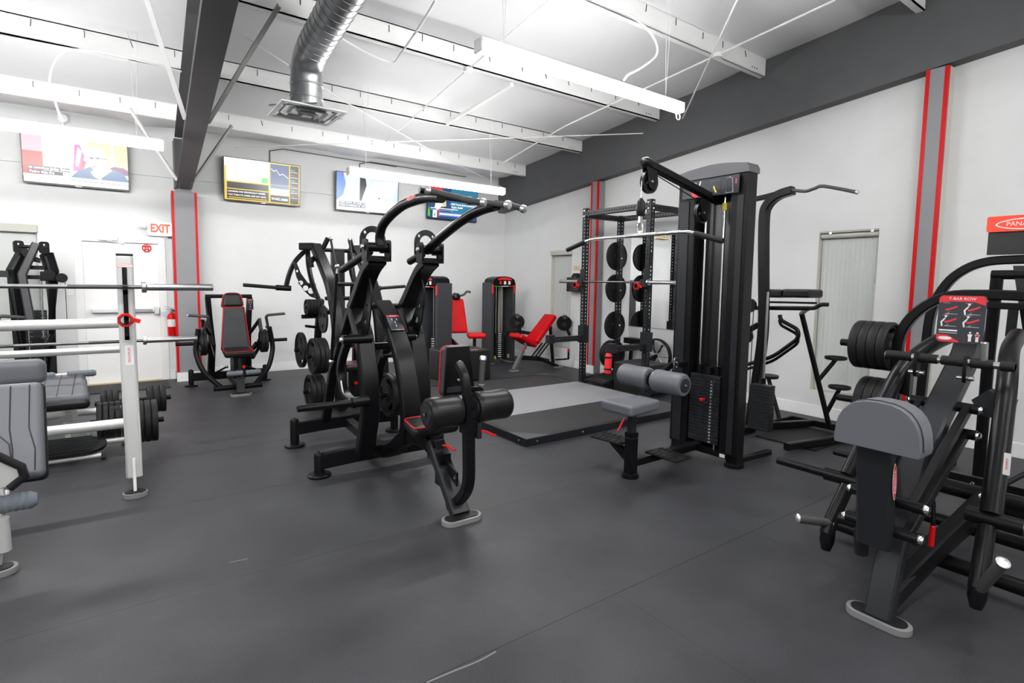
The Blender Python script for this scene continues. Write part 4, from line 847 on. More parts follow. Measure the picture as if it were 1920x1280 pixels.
for y in (RYL, RYR):
    punched((RX+.04, y, HT-.1), (RX+RD-.04, y, HT-.1), (0, 1, 0), 'side_member', RK); punched((RX+.04, y, .1), (RX+RD-.04, y, .1), (0, 1, 0), 'side_member', RK)
    m = MB()
    for z in (HT-.04, HT-.12): bolt(m, (RX-.038, y, z), (-1, 0, 0), .016); bolt(m, (RX, y-.038, z), (0, -1, 0), .016)
    for z in (HT-.4, .5, .9, 1.45, 1.95): bolt(m, (RX+RD, y-.038, z), (0, -1, 0), .016)
    m.build('bolt_set', CHR, RK)
    # barbell hooks
    jh = MB().bb((RX-.05, y-.05, 1.52), (RX-.038, y+.05, 1.76)).bb((RX-.1, y-.05, 1.52), (RX-.04, y+.05, 1.55)).bb((RX-.11, y-.05, 1.52), (RX-.098, y+.05, 1.62)).build('bar_hook', RACKM, RK, bevel=.004)
    # safety arms reaching out over the platform
    sa = punched((RX-.03, y, .73), (RX-.62, y, .73), (0, 1, 0), 'safety_arm', RK)
    MB().bb((RX-.7, y-.045, .68), (RX-.6, y+.045, .8)).build('arm_end', RACKM, sa, bevel=.004); MB().bb((RX-.055, y-.06, .66), (RX+.055, y+.06, .92)).build('arm_sleeve', RACKM, sa)
    for z in (1.99, 1.48, .89): MB().cyl((RX+RD, y-.04, z), (RX+RD, y+.2, z), .0245, 14).build('plate_peg', RACKM, RK) if y == RYL else MB().cyl((RX+RD, y+.04, z), (RX+RD, y-.2, z), .0245, 14).build('plate_peg', RACKM, RK)
for nm, y, s in (('left', RYL, 1), ('right', RYR, -1)):
    for z, w_ in ((1.99, 'upper'), (1.48, 'middle'), (.89, 'lower')):
        plates((RX+RD, y+s*.06, z), ('y', s), 1, .225, .04, 'on the %s peg of the %s rear rack post' % (w_, nm), 'plates on the power rack', grip=False)
plates((RX+RD, RYL+.06, .42), ('y', 1), 2, .225, .07, 'on the bottom peg of the left rear rack post', 'plates on the power rack', grip=False)
MB().cyl((RX+RD, RYL-.04, .42), (RX+RD, RYL+.25, .42), .0245, 14).build('plate_peg', RACKM, RK)
# barbell on the rack
def barbell(y0, y1, x, z, axis, lab, group='barbells'):
    t = thing('barbell', lab, 'barbell', (x, y0, z) if axis == 'y' else (y0, x, z), group); P = (lambda a: V((x, a, z))) if axis == 'y' else (lambda a: V((a, x, z))); s = 1 if y1 > y0 else -1; sl = .415
    MB().cyl(P(y0+s*sl), P(y1-s*sl), .014, 14).build('shaft', mat('dark_chrome', (.16, .16, .165), .3, metal=1), t)
    for a, b in ((y0, y0+s*sl), (y1-s*sl, y1)): MB().cyl(P(a), P(b), .025, 18, .003).build('sleeve', STEEL, t)
    for a in (y0+s*sl, y1-s*(sl+.03)): MB().cyl(P(a), P(a+s*.03), .04, 18, .004).build('collar', STEEL, t)
    for a, b in ((y0+s*.52, y0+s*.85), (y1-s*.85, y1-s*.52)): MB().cyl(P(a), P(b), .0148, 14).build('knurling', mat('knurled_steel', (.1, .1, .105), .55, metal=.8), t)
    return t
barbell(RYL+.49, RYR-.49, RX-.07, 1.58, 'y', 'steel barbell resting on the hooks of the power rack', 'barbells')
collar_clamp(V((RX-.12, RYL+.07, 1.53)), (1, 0, 0), 'red collar clamp hanging at the left hook of the power rack')
collar_clamp(V((RX-.12, RYR+.09, 1.53)), (1, 0, 0), 'red collar clamp hanging at the right hook of the power rack')
# ================================================================== T-BAR ROW (right foreground)
YT = .95
TB = thing('t_bar_row', 'black T-bar row machine with grey chest pad in the right foreground', 'gym machine', (3.3, YT, 0))
def mY(p): return V((p[0], 2*YT-p[1], p[2]))
foot_pad(TB, (2.83, .955, 0), (0, 1, 0), .27, .12)
MB().bar([(2.82, YT, .03), (2.9, YT, .28), (3.03, YT, .55), (3.16, YT, .78)], .07, .11, up=(0, 1, 0)).build('front_post', BLK2, TB)
cb = MB().bar([(2.745, YT+.01, .4), (2.665, YT+.01, .93)], .07, .135, up=(0, 1, 0)).build('pad_carrier', BLK2, TB)
logo(V((2.7, YT-.063, .72)), (-.12, 0, .99), (-.99, 0, -.12), .15, cb)
MB().cyl((2.82, YT+.09, .3), (2.8, YT+.09, .42), .03, 14).build('rubber_stop', RUB, TB)
# chest pad: loaf shaped cushion
dome = [(1.085, .875), (1.088, .9)]+[(.926+.16*math.copysign(abs(math.cos(t))**.75, math.cos(t)), .9+.18*math.sin(t)**.8) for t in [math.pi*i/14 for i in range(1, 14)]]+[(.764, .9), (.767, .875)]
cp_ = MB().plate(dome, [], (2.64, 0, 0), (0, 1, 0), (0, 0, 1), .15).build('chest_pad', PADG, TB, bevel=.045, seg=5)
MB().tube([V((2.6, .926+(y-.926)*1.004, z+.001)) for y, z in dome[1:-1]], .0035, 6, up=(1, 0, 0)).build('seam', PADD, cp_)
# parallel links, both sides
for s in (0, 1):
    F = (lambda p: V(p)) if s == 0 else mY
    for a, b in (((2.81, .85, .6), (3.48, .85, .955)), ((2.77, .85, .475), (3.47, .85, .825))):
        lk = MB().bar([F(a), F(b)], .035, .05).build('link_bar', BLK, TB)
        for p in (a, b):
            p = V(p); MB().cyl(F(p+V((0, .06, 0))), F(p+V((0, -.045, 0))), .026, 16).build('link_bush', BLK, lk)
            m = MB(); bolt(m, F(p+V((0, -.045, 0))), (0, -1 if s == 0 else 1, 0), .02); m.build('link_bolt', CHR, lk)
# curved grey mast
ms = [U(x, y, Y=YT) for x, y in [(1700, 955), (1718, 880), (1742, 810), (1768, 755), (1795, 700), (1812, 660), (1820, 620)]]
MB().bar(smooth(ms, 4), .08, .12, up=(0, 1, 0)).build('mast', BLK2, TB)
# instruction board
o_ = V((3.6, YT-.01, 1.4)); ex_, ey_ = V((0, -1, 0)), V((.05, 0, 1)).normalized(); nb = ex_.cross(ey_)
bd = flat(rrect(-.1, -.125, .1, .125, .018), o_, ex_, ey_, .008, PRINT, TB, 'instruction_board')
flat([(-.098, .085), (-.05, .092), (.05, .092), (.098, .075), (.098, .11), (.085, .123), (-.085, .123), (-.098, .11)], o_+nb*.0045, ex_, ey_, .0008, PRINTR, bd, 'red_header'); text('T-BAR ROW', .021, o_+nb*.0052+ey_*.107, ex_, ey_, PRINTW, bd)
flat([(-.098, -.085), (-.05, -.087), (.0, -.118), (.0, -.123), (-.085, -.123), (-.098, -.11)], o_+nb*.0045, ex_, ey_, .0008, PRINTR, bd, 'red_corner'); flat([(.03*math.cos(a), .009*math.sin(a)) for a in [6.28*i/16 for i in range(16)]], o_+nb*.0052+ex_*-.06-ey_*.104, ex_, ey_, .0006, PRINTW, bd, 'logo_oval')
for i, (x, y) in enumerate(((-.05, .05), (.045, .05), (-.05, -.015), (.045, -.015))):
    c = o_+nb*.0045+ex_*x+ey_*y
    if i: flat(circ(-.014, .028, .006, 8), c, ex_, ey_, .0008, PRINTW, bd, 'figure_head'); flat([(-.018, .02), (-.012, .024), (-.02, .006), (-.028, -.004), (-.025, -.026), (-.032, -.026), (-.036, -.002)], c, ex_, ey_, .0008, PRINTW, bd, 'figure_body')
    flat([(-.02, .0), (.0, .006), (.03, .02), (.034, .014), (.005, -.002), (-.015, -.008)], c, ex_, ey_, .0008, PRINTR, bd, 'diagram_lever'); flat([(-.02, -.026), (.035, -.026), (.035, -.023), (-.005, -.021), (.0, -.01), (-.01, -.02), (-.02, -.023)], c, ex_, ey_, .0008, PRINTG, bd, 'diagram_frame')
    flat([(-.03, .033), (.0, .033), (.0, .0355), (-.03, .0355)], c, ex_, ey_, .0008, PRINTG, bd, 'diagram_caption')
flat(rrect(-.04, -.004, .04, .004, .001), o_+nb*.0045-ex_*.05-ey_*.062, ex_, ey_, .0008, PRINTW, bd, 'title_bar'); flat(rrect(-.04, -.003, .04, .003, .001), o_+nb*.0045-ex_*.05-ey_*.075, ex_, ey_, .0008, PRINTG, bd, 'title_bar')
for x, mm in ((.045, PRINTW), (.075, PRINTW)):
    c = o_+nb*.0045+ex_*x-ey_*.09; flat(circ(0, .022, .005, 8), c, ex_, ey_, .0008, mm, bd, 'figure_head'); flat([(-.01, .014), (.01, .014), (.006, -.004), (.006, -.024), (-.006, -.024), (-.006, -.004)], c, ex_, ey_, .0008, mm, bd, 'figure_body')
flat(rrect(-.007, .0, .007, .013, .002), o_+nb*.0053+ex_*.075-ey_*.09, ex_, ey_, .0006, PRINTR, bd, 'muscle_mark')
# handle bar across
hb = MB().cyl((3.46, 1.225, 1.19), (3.46, .68, 1.19), .018, 16).build('cross_handle', STEEL, TB)
for a, b in ((1.22, 1.1), (1.075, .985), (.97, .87), (.85, .76), (.735, .68)): MB().cyl((3.46, a, 1.19), (3.46, b, 1.19), .0245, 18, .003).build('handle_sleeve', RUB, hb)
for y in (1.075, .865):
    MB().plate(rrect(-.03, -.105, .03, .034, .028), [], (3.46, y, 1.19), (1, 0, 0), (0, 0, 1), .016).build('handle_clamp', BLK, TB)
    MB().cyl((3.46, y+.035, 1.11), (3.46, y-.035, 1.11), .012, 10).build('clamp_pin', CHR, TB)
MB().cyl((3.46, .8, 1.2), (3.45, .8, 1.3), .017, 14, .004).build('spring_knob', STEEL, TB)
MB().prism([(3.52, 1.12, 1.12), (3.52, 1.12, .96), (3.52, 1.2, .98)], (.05, 0, 0)).build('hook_plate', BLK, TB)
MB().prism([(3.48, .84, 1.0), (3.48, .8, .93), (3.48, .7, .92), (3.48, .68, 1.02), (3.48, .78, 1.06)], (.09, 0, .0)).build('hook_plate', BLK2, TB)
# swinging lever: two big side tubes, joints, hand grips
for s in (0, 1):
    F = (lambda p: V(p)) if s == 0 else mY
    pth = fillet([(3.14, .655, .55), (3.36, .69, .85), (3.56, .725, 1.12), (3.8, .78, 1.24), (4.15, .82, 1.3)], .25, 5)
    MB().tube([F(p) for p in pth], .042, 20).build('lever_tube', BLK, TB)
    MB().cyl(F((3.14, .74, .53)), F((3.14, .54, .53)), .036, 18).build('lever_joint', BLK, TB); MB().cyl(F((3.14, .54, .53)), F((3.14, .27, .53)), .024, 16).build('plate_peg', BLK if s else STEEL, TB)
    MB().tube([F((3.12, .66, .5)), F((3.0, .645, .34)), F((2.96, .64, .27))], .034, 16).build('lower_tube', BLK, TB)
    MB().lathe([(.034, 0), (.036, .06), (.022, .11), (1e-6, .112)], F((2.98, .64, .29)), (-.15, 0, -1), 16).build('stop_foot', BLK, TB)
    ga, gb = ((2.855, .546, .46), (2.984, .648, .238)) if s == 0 else ((2.849, 1.354, .344), (2.981, 1.252, .326))
    g = MB().cyl(ga, gb, .022, 16).build('hand_grip', GRIP, TB)
    for p, dd in ((ga, V(ga)-V(gb)), (gb, V(gb)-V(ga))):
        MB().lathe([(.025, 0), (.025, .005), (.02, .008), (.012, .012), (1e-6, .013)], p, dd, 16).build('grip_cap', ALU, g)
MB().cyl((2.86, 1.06, .42), (2.86, 1.16, .42), .03, 16).build('peg_socket', BLK, TB)
# floor frame
MB().bar([(2.86, YT, .1), (3.5, YT, .17), (4.3, YT, .2)], .1, .1).build('base_beam', BLK, TB)
for x, z in ((3.55, .1), (4.2, .09)): MB().cyl((x, YT-.55, z), (x, YT+.55, z), .04, 16).build('cross_tube', BLK, TB)
MB().cyl((3.85, YT-.45, .42), (3.85, YT+.45, .42), .045, 16).build('cross_tube', BLK, TB)
pl = MB().bb((4.1, YT-.6, .3), (4.14, YT+.5, .44)).build('joint_plate', BLK, TB); m = None
for y in (.45, .6, .95, 1.1):
    for z in (.34, .4): m = MB(); bolt(m, (4.1, y, z), (-1, 0, 0), .014); m.build('plate_bolt', CHR, pl)
for e in (-1, 1): MB().bar([(3.55, YT+e*.5, .1), (4.2, YT+e*.5, .1)], .06, .06).build('side_rail', BLK, TB)
MB().bar([(3.0, YT, .12), (3.85, YT-.12, .42)], .07, .08).build('brace_beam', BLK, TB)
MB().tube([(3.06, .86, .62), (3.08, .85, .55), (3.06, .84, .5), (3.06, .84, .44)], .009, 8).build('release_rod', BLK, TB); MB().cyl((3.06, .84, .45), (3.055, .84, .35), .012, 10, .003).build('release_grip', REDP, TB)
# damper
MB().cyl((3.75, .66, .62), (3.62, .78, .5), .013, 10).build('damper_rod', BLK, TB); MB().ball((3.6, .79, .485), .02).build('damper_joint', CHR, TB)
# arch with storage horns
ach = fillet([(4.2, 1.4, .1), (4.2, 1.42, 1.3), (4.2, 1.22, 1.52), (4.2, YT, 1.53), (4.2, .68, 1.52), (4.2, .48, 1.3), (4.2, .5, .1)], .22, 6)
MB().bar(ach, .06, .06, up=(1, 0, 0)).build('rear_arch', BLK, TB)
for nm, z, n_, R_ in (('top', 1.165, 4, .165), ('middle', .765, 3, .18), ('bottom', .36, 2, .19)):
    for s in (1, -1):
        MB().cyl((4.2, YT+s*.47, z), (4.2, YT+s*.82, z), .0245, 14).build('storage_horn', BLK, TB)
    plates((4.2, 1.42+(n_-1)*.056+.05, z), ('y', -1), n_, R_, .052, 'on the %s left storage horn of the T-bar row machine' % nm, 'plates stored on the T-bar row machine')
plates((4.2, .42, 1.16), ('y', -1), 2, .175, .05, 'on the far right horn of the T-bar row machine', 'plates stored on the T-bar row machine')
sticker(TB, U(1888, 870, X=3.2), (0, 0, 1), (0, 1, 0), .1, .025)
# ================================================================== FRAME MACHINE WITH HEADER (right edge)
FR = thing('header_frame_machine', 'black arched frame machine with an orange-red header panel at the right edge', 'gym machine', (5.2, 1.0, 0))
XA = 5.0
ap2 = [U(x, y, X=XA) for x, y in [(1738, 640), (1748, 580), (1775, 533), (1810, 505), (1855, 490), (1925, 486)]]
a2 = [V((XA, ap2[0].y+.02, .03)), V((XA, ap2[0].y+.01, .7))]+smooth(ap2, 4)
cA = .95; a2 = a2+[V((XA, 2*cA-p.y, p.z)) for p in reversed(a2) if 2*cA-p.y < ap2[-1].y-.01]
MB().bar(a2, .06, .065, up=(1, 0, 0)).build('arch_tube', BLK, FR)
for y in (a2[0].y, 2*cA-a2[0].y): MB().bar([(XA-.35, y, .04), (XA+.9, y, .04)], .07, .07).build('floor_rail', BLK, FR)
yh = U(1850, 440, X=XA-.06).y; zt_ = U(1850, 410, X=XA-.06).z; zm = U(1850, 436, X=XA-.06).z
MB().plate(rrect(2*cA-yh, zm, yh, zt_+.01, .012), [], (XA-.06, 0, 0), (0, 1, 0), (0, 0, 1), .03).build('header_panel', REDO, FR)
logo(V((XA-.077, U(1905, 420, X=XA).y-.06, (zm+zt_)/2)), (0, -1, 0), (0, 0, 1), .27, FR, REDO)
yb2 = U(1853, 440, X=XA-.04).y; MB().bb((XA-.04, 2*cA-yb2, 1.8), (XA, yb2, zm+.01)).build('backing_panel', DARKBACK, FR)
MB().cyl((XA-.1, 1.13, 1.66), (XA-.1, .75, 1.66), .032, 18).build('pivot_tube', BLK, FR); MB().tube([(XA-.1, 1.1, 1.64), (XA-.05, 1.12, 1.0), (XA, 1.13, .06)], .036, 18).build('mast_tube', BLK, FR)
MB().tube([(XA-.1, .8, 1.64), (XA-.05, .78, 1.0), (XA, .77, .06)], .036, 18).build('mast_tube', BLK, FR)
MB().prism([(XA-.12, 1.02, 1.72), (XA-.12, .88, .95), (XA-.12, .8, .95), (XA-.12, .8, 1.72)], (.03, 0, 0)).build('side_shield', DARKBACK, FR)
MB().bar([(XA-.2, 1.15, 1.45), (XA-.2, .75, 1.45)], .045, .045).build('cross_bar', BLK, FR); MB().bar([(XA-.2, .98, 1.47), (XA-.22, .98, 1.25)], .05, .03).build('bar_bracket', BLK, FR)
MB().bb((XA-.1, .75, .03), (XA+.5, 1.15, .1)).build('floor_plate', BLK, FR)
# ================================================================== CHIN AND DIP STATION (behind the pulldown tower)
AD = thing('chin_dip_station', 'black assisted chin and dip station near the covered window', 'gym machine', (5.5, 2.9, 0))
XU = 5.45
up_ = [U(x, y, X=XU) for x, y in [(1405, 815), (1412, 760), (1428, 650), (1432, 590), (1432, 500), (1433, 410), (1440, 384), (1460, 366), (1487, 357)]]
MB().bar(smooth(up_, 5), .085, .1, up=(1, 0, 0)).build('main_upright', BLK, AD)
MB().bar([U(1405, 376, X=XU), U(1440, 368, X=XU), U(1484, 356, X=XU)], .05, .05).build('top_bar', BLK, AD)
chb = smooth([U(x, y, X=XU-.02) for x, y in [(1484, 356), (1500, 358), (1513, 358), (1528, 353), (1545, 349), (1605, 360)]], 4); cb_ = MB().tube(chb, .016, 12).build('chin_bar', GRIP, AD)
MB().lathe([(.02, 0), (.02, .02), (1e-6, .024)], chb[-1], chb[-1]-chb[-2], 12).build('bar_cap', ALU, cb_)
dh = [U(x, y, X=XU+.1) for x, y in [(1395, 577), (1515, 578)]]; dh2 = [dh[-1]]+[U(x, y, X=XU+.1) for x, y in [(1528, 577), (1540, 571), (1553, 571)]]
MB().tube(dh, .022, 14).build('dip_bar', BLK, AD); MB().tube(smooth(dh2, 3), .02, 14).build('dip_grip', RUB, AD)
lt = U(1503, 587, X=5.85); MB().tube([lt, V((6.1, 2.63, .05))], .026, 14).build('front_leg', BLK, AD); MB().tube([lt, dh[-1]], .024, 12).build('leg_link', BLK, AD)
for x0, x1 in ((1442, 1478), (1480, 1531)):
    a, b = U(x0, 550, X=XU+.15), U(x1, 550, X=XU+.15); cushion(AD, (a+b)/2, .3, abs(a.y-b.y), .085, None, PADB, 'elbow_pad', .025)
MB().bar([U(1440, 566, X=XU+.15), U(1530, 568, X=XU+.15)], .05, .02).build('pad_rail', BLK, AD)
for k, dz in enumerate((0, -.05)):
    hp_ = [U(x, y, X=XU+.05*k) for x, y in [(1462, 590), (1464, 600), (1497, 618), (1497, 634), (1450, 668), (1398, 684)]]; MB().tube([p+V((0, 0, dz)) for p in fillet(hp_, .08, 4)], .02-.005*k, 12).build('bent_handle', BLK, AD)
MB().bar([(5.05, 3.12, .05), (6.2, 3.1, .05)], .06, .07).build('floor_rail', BLK, AD); MB().bar([(5.05, 2.55, .05), (6.25, 2.3, .05)], .06, .07).build('floor_rail', BLK, AD)
MB().bar([(6.2, 3.12, .05), (6.22, 2.3, .05)], .06, .07).build('floor_rail', BLK, AD); MB().bar([(5.45, 3.15, .05), (6.2, 2.85, .05)], .07, .07).build('floor_rail', BLK, AD)
for k in range(15): MB().bb((5.2, 2.82, .1+k*.031), (5.3, 3.03, .128+k*.031)).build('stack_plate', BLK2, AD, bevel=.003)
MB().cyl((5.25, 2.92, .1), (5.25, 2.92, 1.5), .012, 12).build('guide_rod', STEEL, AD); MB().cyl((5.25, 2.92, .57), (5.25, 2.92, .63), .025, 12).build('rod_sleeve', BLK, AD)
for k, (x, y, x2, y2) in enumerate(((1567, 672, 1545, 715), (1574, 727, 1548, 778))):
    c_ = U(x, y, X=6.1); zq = U(x2, y2, X=6.0).z; lb = V((6.1, 2.63, .05)); q = lb+(lt-lb)*((zq-lb.z)/(lt.z-lb.z)); stp = MB().lathe([(1e-6, -.012), (.09, -.012), (.105, -.004), (.105, .02), (.095, .022), (.092, .006), (1e-6, .006)], c_, (0, 0, 1), 26).build('foot_step', RUB, AD); MB().tube([c_-V((0, 0, .012)), q], .022, 12).build('step_strut', BLK, stp)
c_ = U(1440, 706, X=6.0); stp = MB().lathe([(1e-6, -.012), (.11, -.012), (.115, .02), (.1, .02), (1e-6, .006)], c_, (0, 0, 1), 26).build('foot_step', RUB, AD); MB().tube([c_, V((5.95, 3.1, .08))], .022, 12).build('step_strut', BLK, stp)
for y_, z_ in ((3.2, 1.35), (3.22, 1.02)): MB().lathe([(.02, -.014), (.075, -.014), (.075, .014), (.02, .014)], (5.4, y_, z_), (1, 0, 0), 20).build('pulley', BLK, AD)
MB().tube([(5.38, 3.14, 1.33), (5.38, 3.14, .2)], .005, 6).build('cable', RUB, AD)
MB().bar([(5.45, 3.12, 1.15), (5.3, 3.3, 1.0)], .04, .06).build('pulley_arm', BLK, AD)
MB().bb((5.3, 2.4, 0), (6.1, 3.0, .012)).build('floor_plate', RUB, AD)
# ================================================================== SEATED CHEST PRESS (before the back wall)
XP = 1.265
CP = thing('chest_press', 'black chest press with grey red-piped backrest before the back wall', 'gym machine', (XP, 8.4, 0))
mx = lambda p: V((2*XP-p[0], p[1], p[2]))
for s in (0, 1):
    F = (lambda p: V(p)) if s == 0 else mx
    MB().bar([F((XP-.25, 8.85, .12)), F((XP-.23, 8.75, .6)), F((XP-.27, 8.75, 1.28))], .09, .07).build('rear_upright', BLK, CP)
    foot_disc(CP, F((XP-.49, 8.9, 0)), .085, .24, .035)
    at = [F(p) for p in [(XP-.2, 8.15, .07), (XP-.39, 8.22, .28), (XP-.47, 8.28, .5), (XP-.475, 8.3, .65), (XP-.44, 8.3, .87)]]
    MB().tube(smooth(at, 5), .033, 16).build('press_arm', BLK, CP); MB().cyl(F((XP-.3, 8.15, .07)), F((XP-.02, 8.15, .07)), .036, 16).build('arm_pivot', BLK, CP)
    hp_ = fillet([F((XP-.4, 8.28, .87)), F((XP-.4, 8.15, .85)), F((XP-.34, 8.02, 1.05)), F((XP-.58, 8.0, 1.07))], .05, 4); hh = MB().tube(hp_, .018, 12).build('press_handle', GRIP, CP)
    MB().cyl(hp_[-1], hp_[-1]+(hp_[-1]-hp_[-2]).normalized()*.012, .02, 12).build('handle_cap', ALU, hh)
    MB().cyl(F((XP-.3, 8.4, .66)), F((XP-.7, 8.4, .665)), .0245, 14).build('plate_peg', BLK, CP)
    MB().bar([F((XP-.26, 8.72, .75)), F((XP-.36, 8.55, .95)), F((XP-.37, 8.4, .66)), F((XP-.25, 8.5, .4))], .05, .03).build('lever_arm', BLK, CP)
    MB().bar([F((XP-.24, 8.7, .45)), F((XP-.3, 8.45, .62))], .05, .06).build('lever_brace', BLK, CP)
    MB().tube([F((XP-.24, 8.25, .28)), F((XP-.1, 8.4, .32))], .014, 10).build('link_rod', BLK, CP); MB().ball(F((XP-.1, 8.4, .32)), .022).build('rod_joint', CHR, CP)
MB().cyl((XP-.3, 8.75, 1.29), (XP+.3, 8.75, 1.29), .028, 14).build('top_tube', BLK, CP)
MB().bar([(XP-.49, 8.9, .13), (XP+.49, 8.9, .13)], .08, .11).build('rear_beam', BLK, CP); MB().bar([(XP, 8.9, .13), (XP, 8.1, .1)], .08, .1).build('base_spine', BLK, CP)
MB().bar([(XP, 8.12, .42), (XP, 8.0, .25), (XP-.015, 7.86, .03)], .06, .1, up=(1, 0, 0)).build('front_leg', BLK2, CP); foot_pad(CP, (XP-.015, 7.85, 0), (1, 0, 0), .26, .12)
bk = cushion(CP, (XP+.005, 8.36, .86), .37, .62, .09, rot('X', 82), PADD, 'backrest', .03, PIPE, .7)
hr = cushion(CP, (XP-.01, 8.42, 1.24), .3, .21, .12, rot('X', 82), PADB, 'head_pad', .05, PIPE, .72)
cushion(CP, (XP, 8.12, .55), .38, .36, .09, rot('X', 4), PADB, 'seat', .04, PIPE, .9)
MB().bb((XP-.07, 8.02, .2), (XP+.07, 8.3, .52)).build('seat_column', BLK, CP); MB().bb((XP-.02, 8.0, .3), (XP+.02, 8.03, .5)).build('seat_scale', BLK2, CP); MB().cyl((XP+.05, 8.02, .36), (XP+.05, 7.98, .36), .02, 12, .004).build('adjust_knob', REDP, CP)
for e in (-1, 1): MB().lathe([(.033, .02), (.036, .03)]+[(.036-(.003 if k % 2 else 0), .04+.014*k) for k in range(12)]+[(.02, .21)], (XP+.04, 7.93, .29), (e, 0, .0), 16).build('foam_roller', FOAM, CP)
MB().cyl((XP-.15, 7.93, .29), (XP+.23, 7.93, .29), .014, 10).build('roller_axle', BLK, CP)
placard(CP, (XP+.27, 8.705, 1.17), (1, 0, 0), (0, 0, 1), .085, .16, 'CHEST PRESS')
plates((XP+.36, 8.4, .66), ('x', 1), 2, .165, .04, 'on the right peg of the chest press before the back wall', 'plates on the chest press')
plates((XP-.36, 8.4, .66), ('x', -1), 2, .165, .04, 'on the left peg of the chest press before the back wall', 'plates on the chest press')
# ================================================================== WIDE ARM PRESS (behind the central pulldown)
XD = 2.31
DM = thing('wide_arm_press', 'black plate loaded machine with wide swinging arms behind the central pulldown machine', 'gym machine', (XD, 6.6, 0))
md = lambda p: V((2*XD-p[0], p[1], p[2]))
dcol = [U(x, y, X=2.05) for x, y in [(640, 775), (640, 740), (637, 680), (632, 600), (622, 540), (608, 500), (592, 462)]]; dcol[0].z = .05
dtub = [U(x, y, X=2.03) for x, y in [(577, 470), (579, 500), (587, 535), (603, 575)]]
for s in (0, 1):
    F = (lambda p: V(p)) if s == 0 else md
    MB().bar([F(p) for p in smooth(dcol, 5)], .1, .13, up=(1, 0, 0)).build('frame_column', BLK, DM)
    MB().tube([F(p) for p in smooth(dtub, 5)], .032, 14).build('inner_tube', BLK, DM)
    MB().bar([F((2.02, 7.15, 1.97)), F((1.9, 7.3, 1.97))], .09, .09).build('pivot_head', BLK, DM)
    am = [F(U(x, y, Y=7.4)) for x, y in [(585, 463), (568, 474), (552, 492), (542, 515), (536, 538)]]
    MB().bar(smooth(am, 5), .055, .055, up=(0, 1, 0)).build('swing_arm', BLK, DM)
    e_ = U(536, 539, Y=7.4); g = MB().cyl(F(e_+V((.06, 0, -.01))), F(e_+V((-.12, 0, 0))), .036, 14).build('handle_socket', BLK, DM)
    MB().cyl(F(e_+V((-.12, 0, 0))), F(e_+V((-.5, .0, .03))), .023, 14, .003).build('handle', RUB, DM)
    ou = [(549, 490), (556, 520), (570, 545), (582, 556), (594, 560)]; inn_ = [(592, 532), (577, 530), (564, 512), (556, 492)]
    pp = [U(x, y, Y=7.3) for x, y in ou+inn_]; xs_ = [(F(p).x, p.z) for p in pp]; hs_ = [circ(F(U(x, y, Y=7.3)).x, U(x, y, Y=7.3).z, r, 10) for x, y, r in ((557, 508, .016), (564, 530, .03), (573, 540, .036), (583, 545, .04))]
    MB().plate(xs_, hs_, (0, 7.3, 0), (1, 0, 0), (0, 0, 1), .012).build('crescent_plate', BLK2, DM)
    MB().bar([F((2.12, 7.1, 1.95)), F((2.17, 7.05, 2.08))], .05, .05).build('top_lever', BLK, DM)
    MB().tube([F((2.19, 7.0, 2.05)), F((2.22, 6.5, 1.0))], .015, 10).build('link_rod', BLK2, DM); MB().ball(F((2.19, 7.0, 2.07)), .026).build('rod_joint', STEEL, DM)
    MB().tube([F((1.95, 7.0, 1.78)), F((2.03, 7.1, 1.85))], .03, 12).build('bumper_arm', BLK, DM); MB().cyl(F((1.93, 7.0, 1.83)), F((1.95, 7.0, 1.7)), .028, 12).build('bumper', RUB, DM)
    for z, y in ((.66, 6.45), (.215, 6.6)): MB().cyl(F((2.1, y, z)), F((1.72, y, z)), .0245, 14).build('storage_peg', BLK, DM)
    MB().bar([F((2.05, 7.0, 1.3)), F((2.05, 7.2, .6)), F((2.05, 7.25, .05))], .08, .08, up=(1, 0, 0)).build('rear_leg', BLK, DM)
    MB().bar([F((2.05, 6.2, .06)), F((2.05, 7.3, .06))], .08, .08).build('floor_rail', BLK, DM)
    MB().bar([F((2.05, 6.3, .66)), F((2.05, 7.15, .66))], .05, .08).build('peg_rail', BLK, DM)
q = U(584, 593, X=1.95); MB().cyl(q+V((-.12, 0, 0)), q+V((.15, 0, 0)), .026, 14).build('weight_peg', BLK, DM); MB().cyl(U(574, 611, X=1.85), U(590, 613, X=2.0), .018, 12).build('stop_peg', BLK, DM)
dk = U(606, 598, X=1.98); MB().plate(circ(0, 0, .17, 24), [circ(.09*math.cos(a), .09*math.sin(a), .03, 10) for a in (.5, 2.6, 4.7)], dk, (0, 1, 0), (0, 0, 1), .02).build('cam_disc', BLK2, DM)
for z, y in ((1.93, 7.1), (1.5, 6.7), (1.32, 6.8)): MB().cyl((2.05, y, z), (XD*2-2.05, y, z), .025, 12).build('cross_tube', BLK, DM)
MB().bb((XD-.09, 7.05, .6), (XD+.07, 7.12, 1.92)).build('centre_plate', BLK2, DM)
for e in (-1, 1): placard(DM, (XD+e*.17, 6.92, 1.52), (1, 0, 0), (0, 0, 1), .08, .14, 'PRESS')
cushion(DM, (XD, 6.72, .95), .3, .5, .08, rot('X', 84), PADB, 'backrest', .03, PIPE, .8); cushion(DM, (XD, 6.5, .5), .36, .34, .09, None, PADB, 'seat', .04, PIPE, .85)
MB().bb((XD-.05, 6.45, .03), (XD+.05, 6.6, .46)).build('seat_column', BLK, DM); MB().bar([(2.05, 6.4, .06), (XD*2-2.05, 6.4, .06)], .08, .08).build('floor_rail', BLK, DM); MB().cyl((XD-.02, 6.44, .3), (XD-.02, 6.4, .3), .02, 12, .004).build('adjust_knob', REDP, DM)
G_ = 'plates stored on the wide arm press'
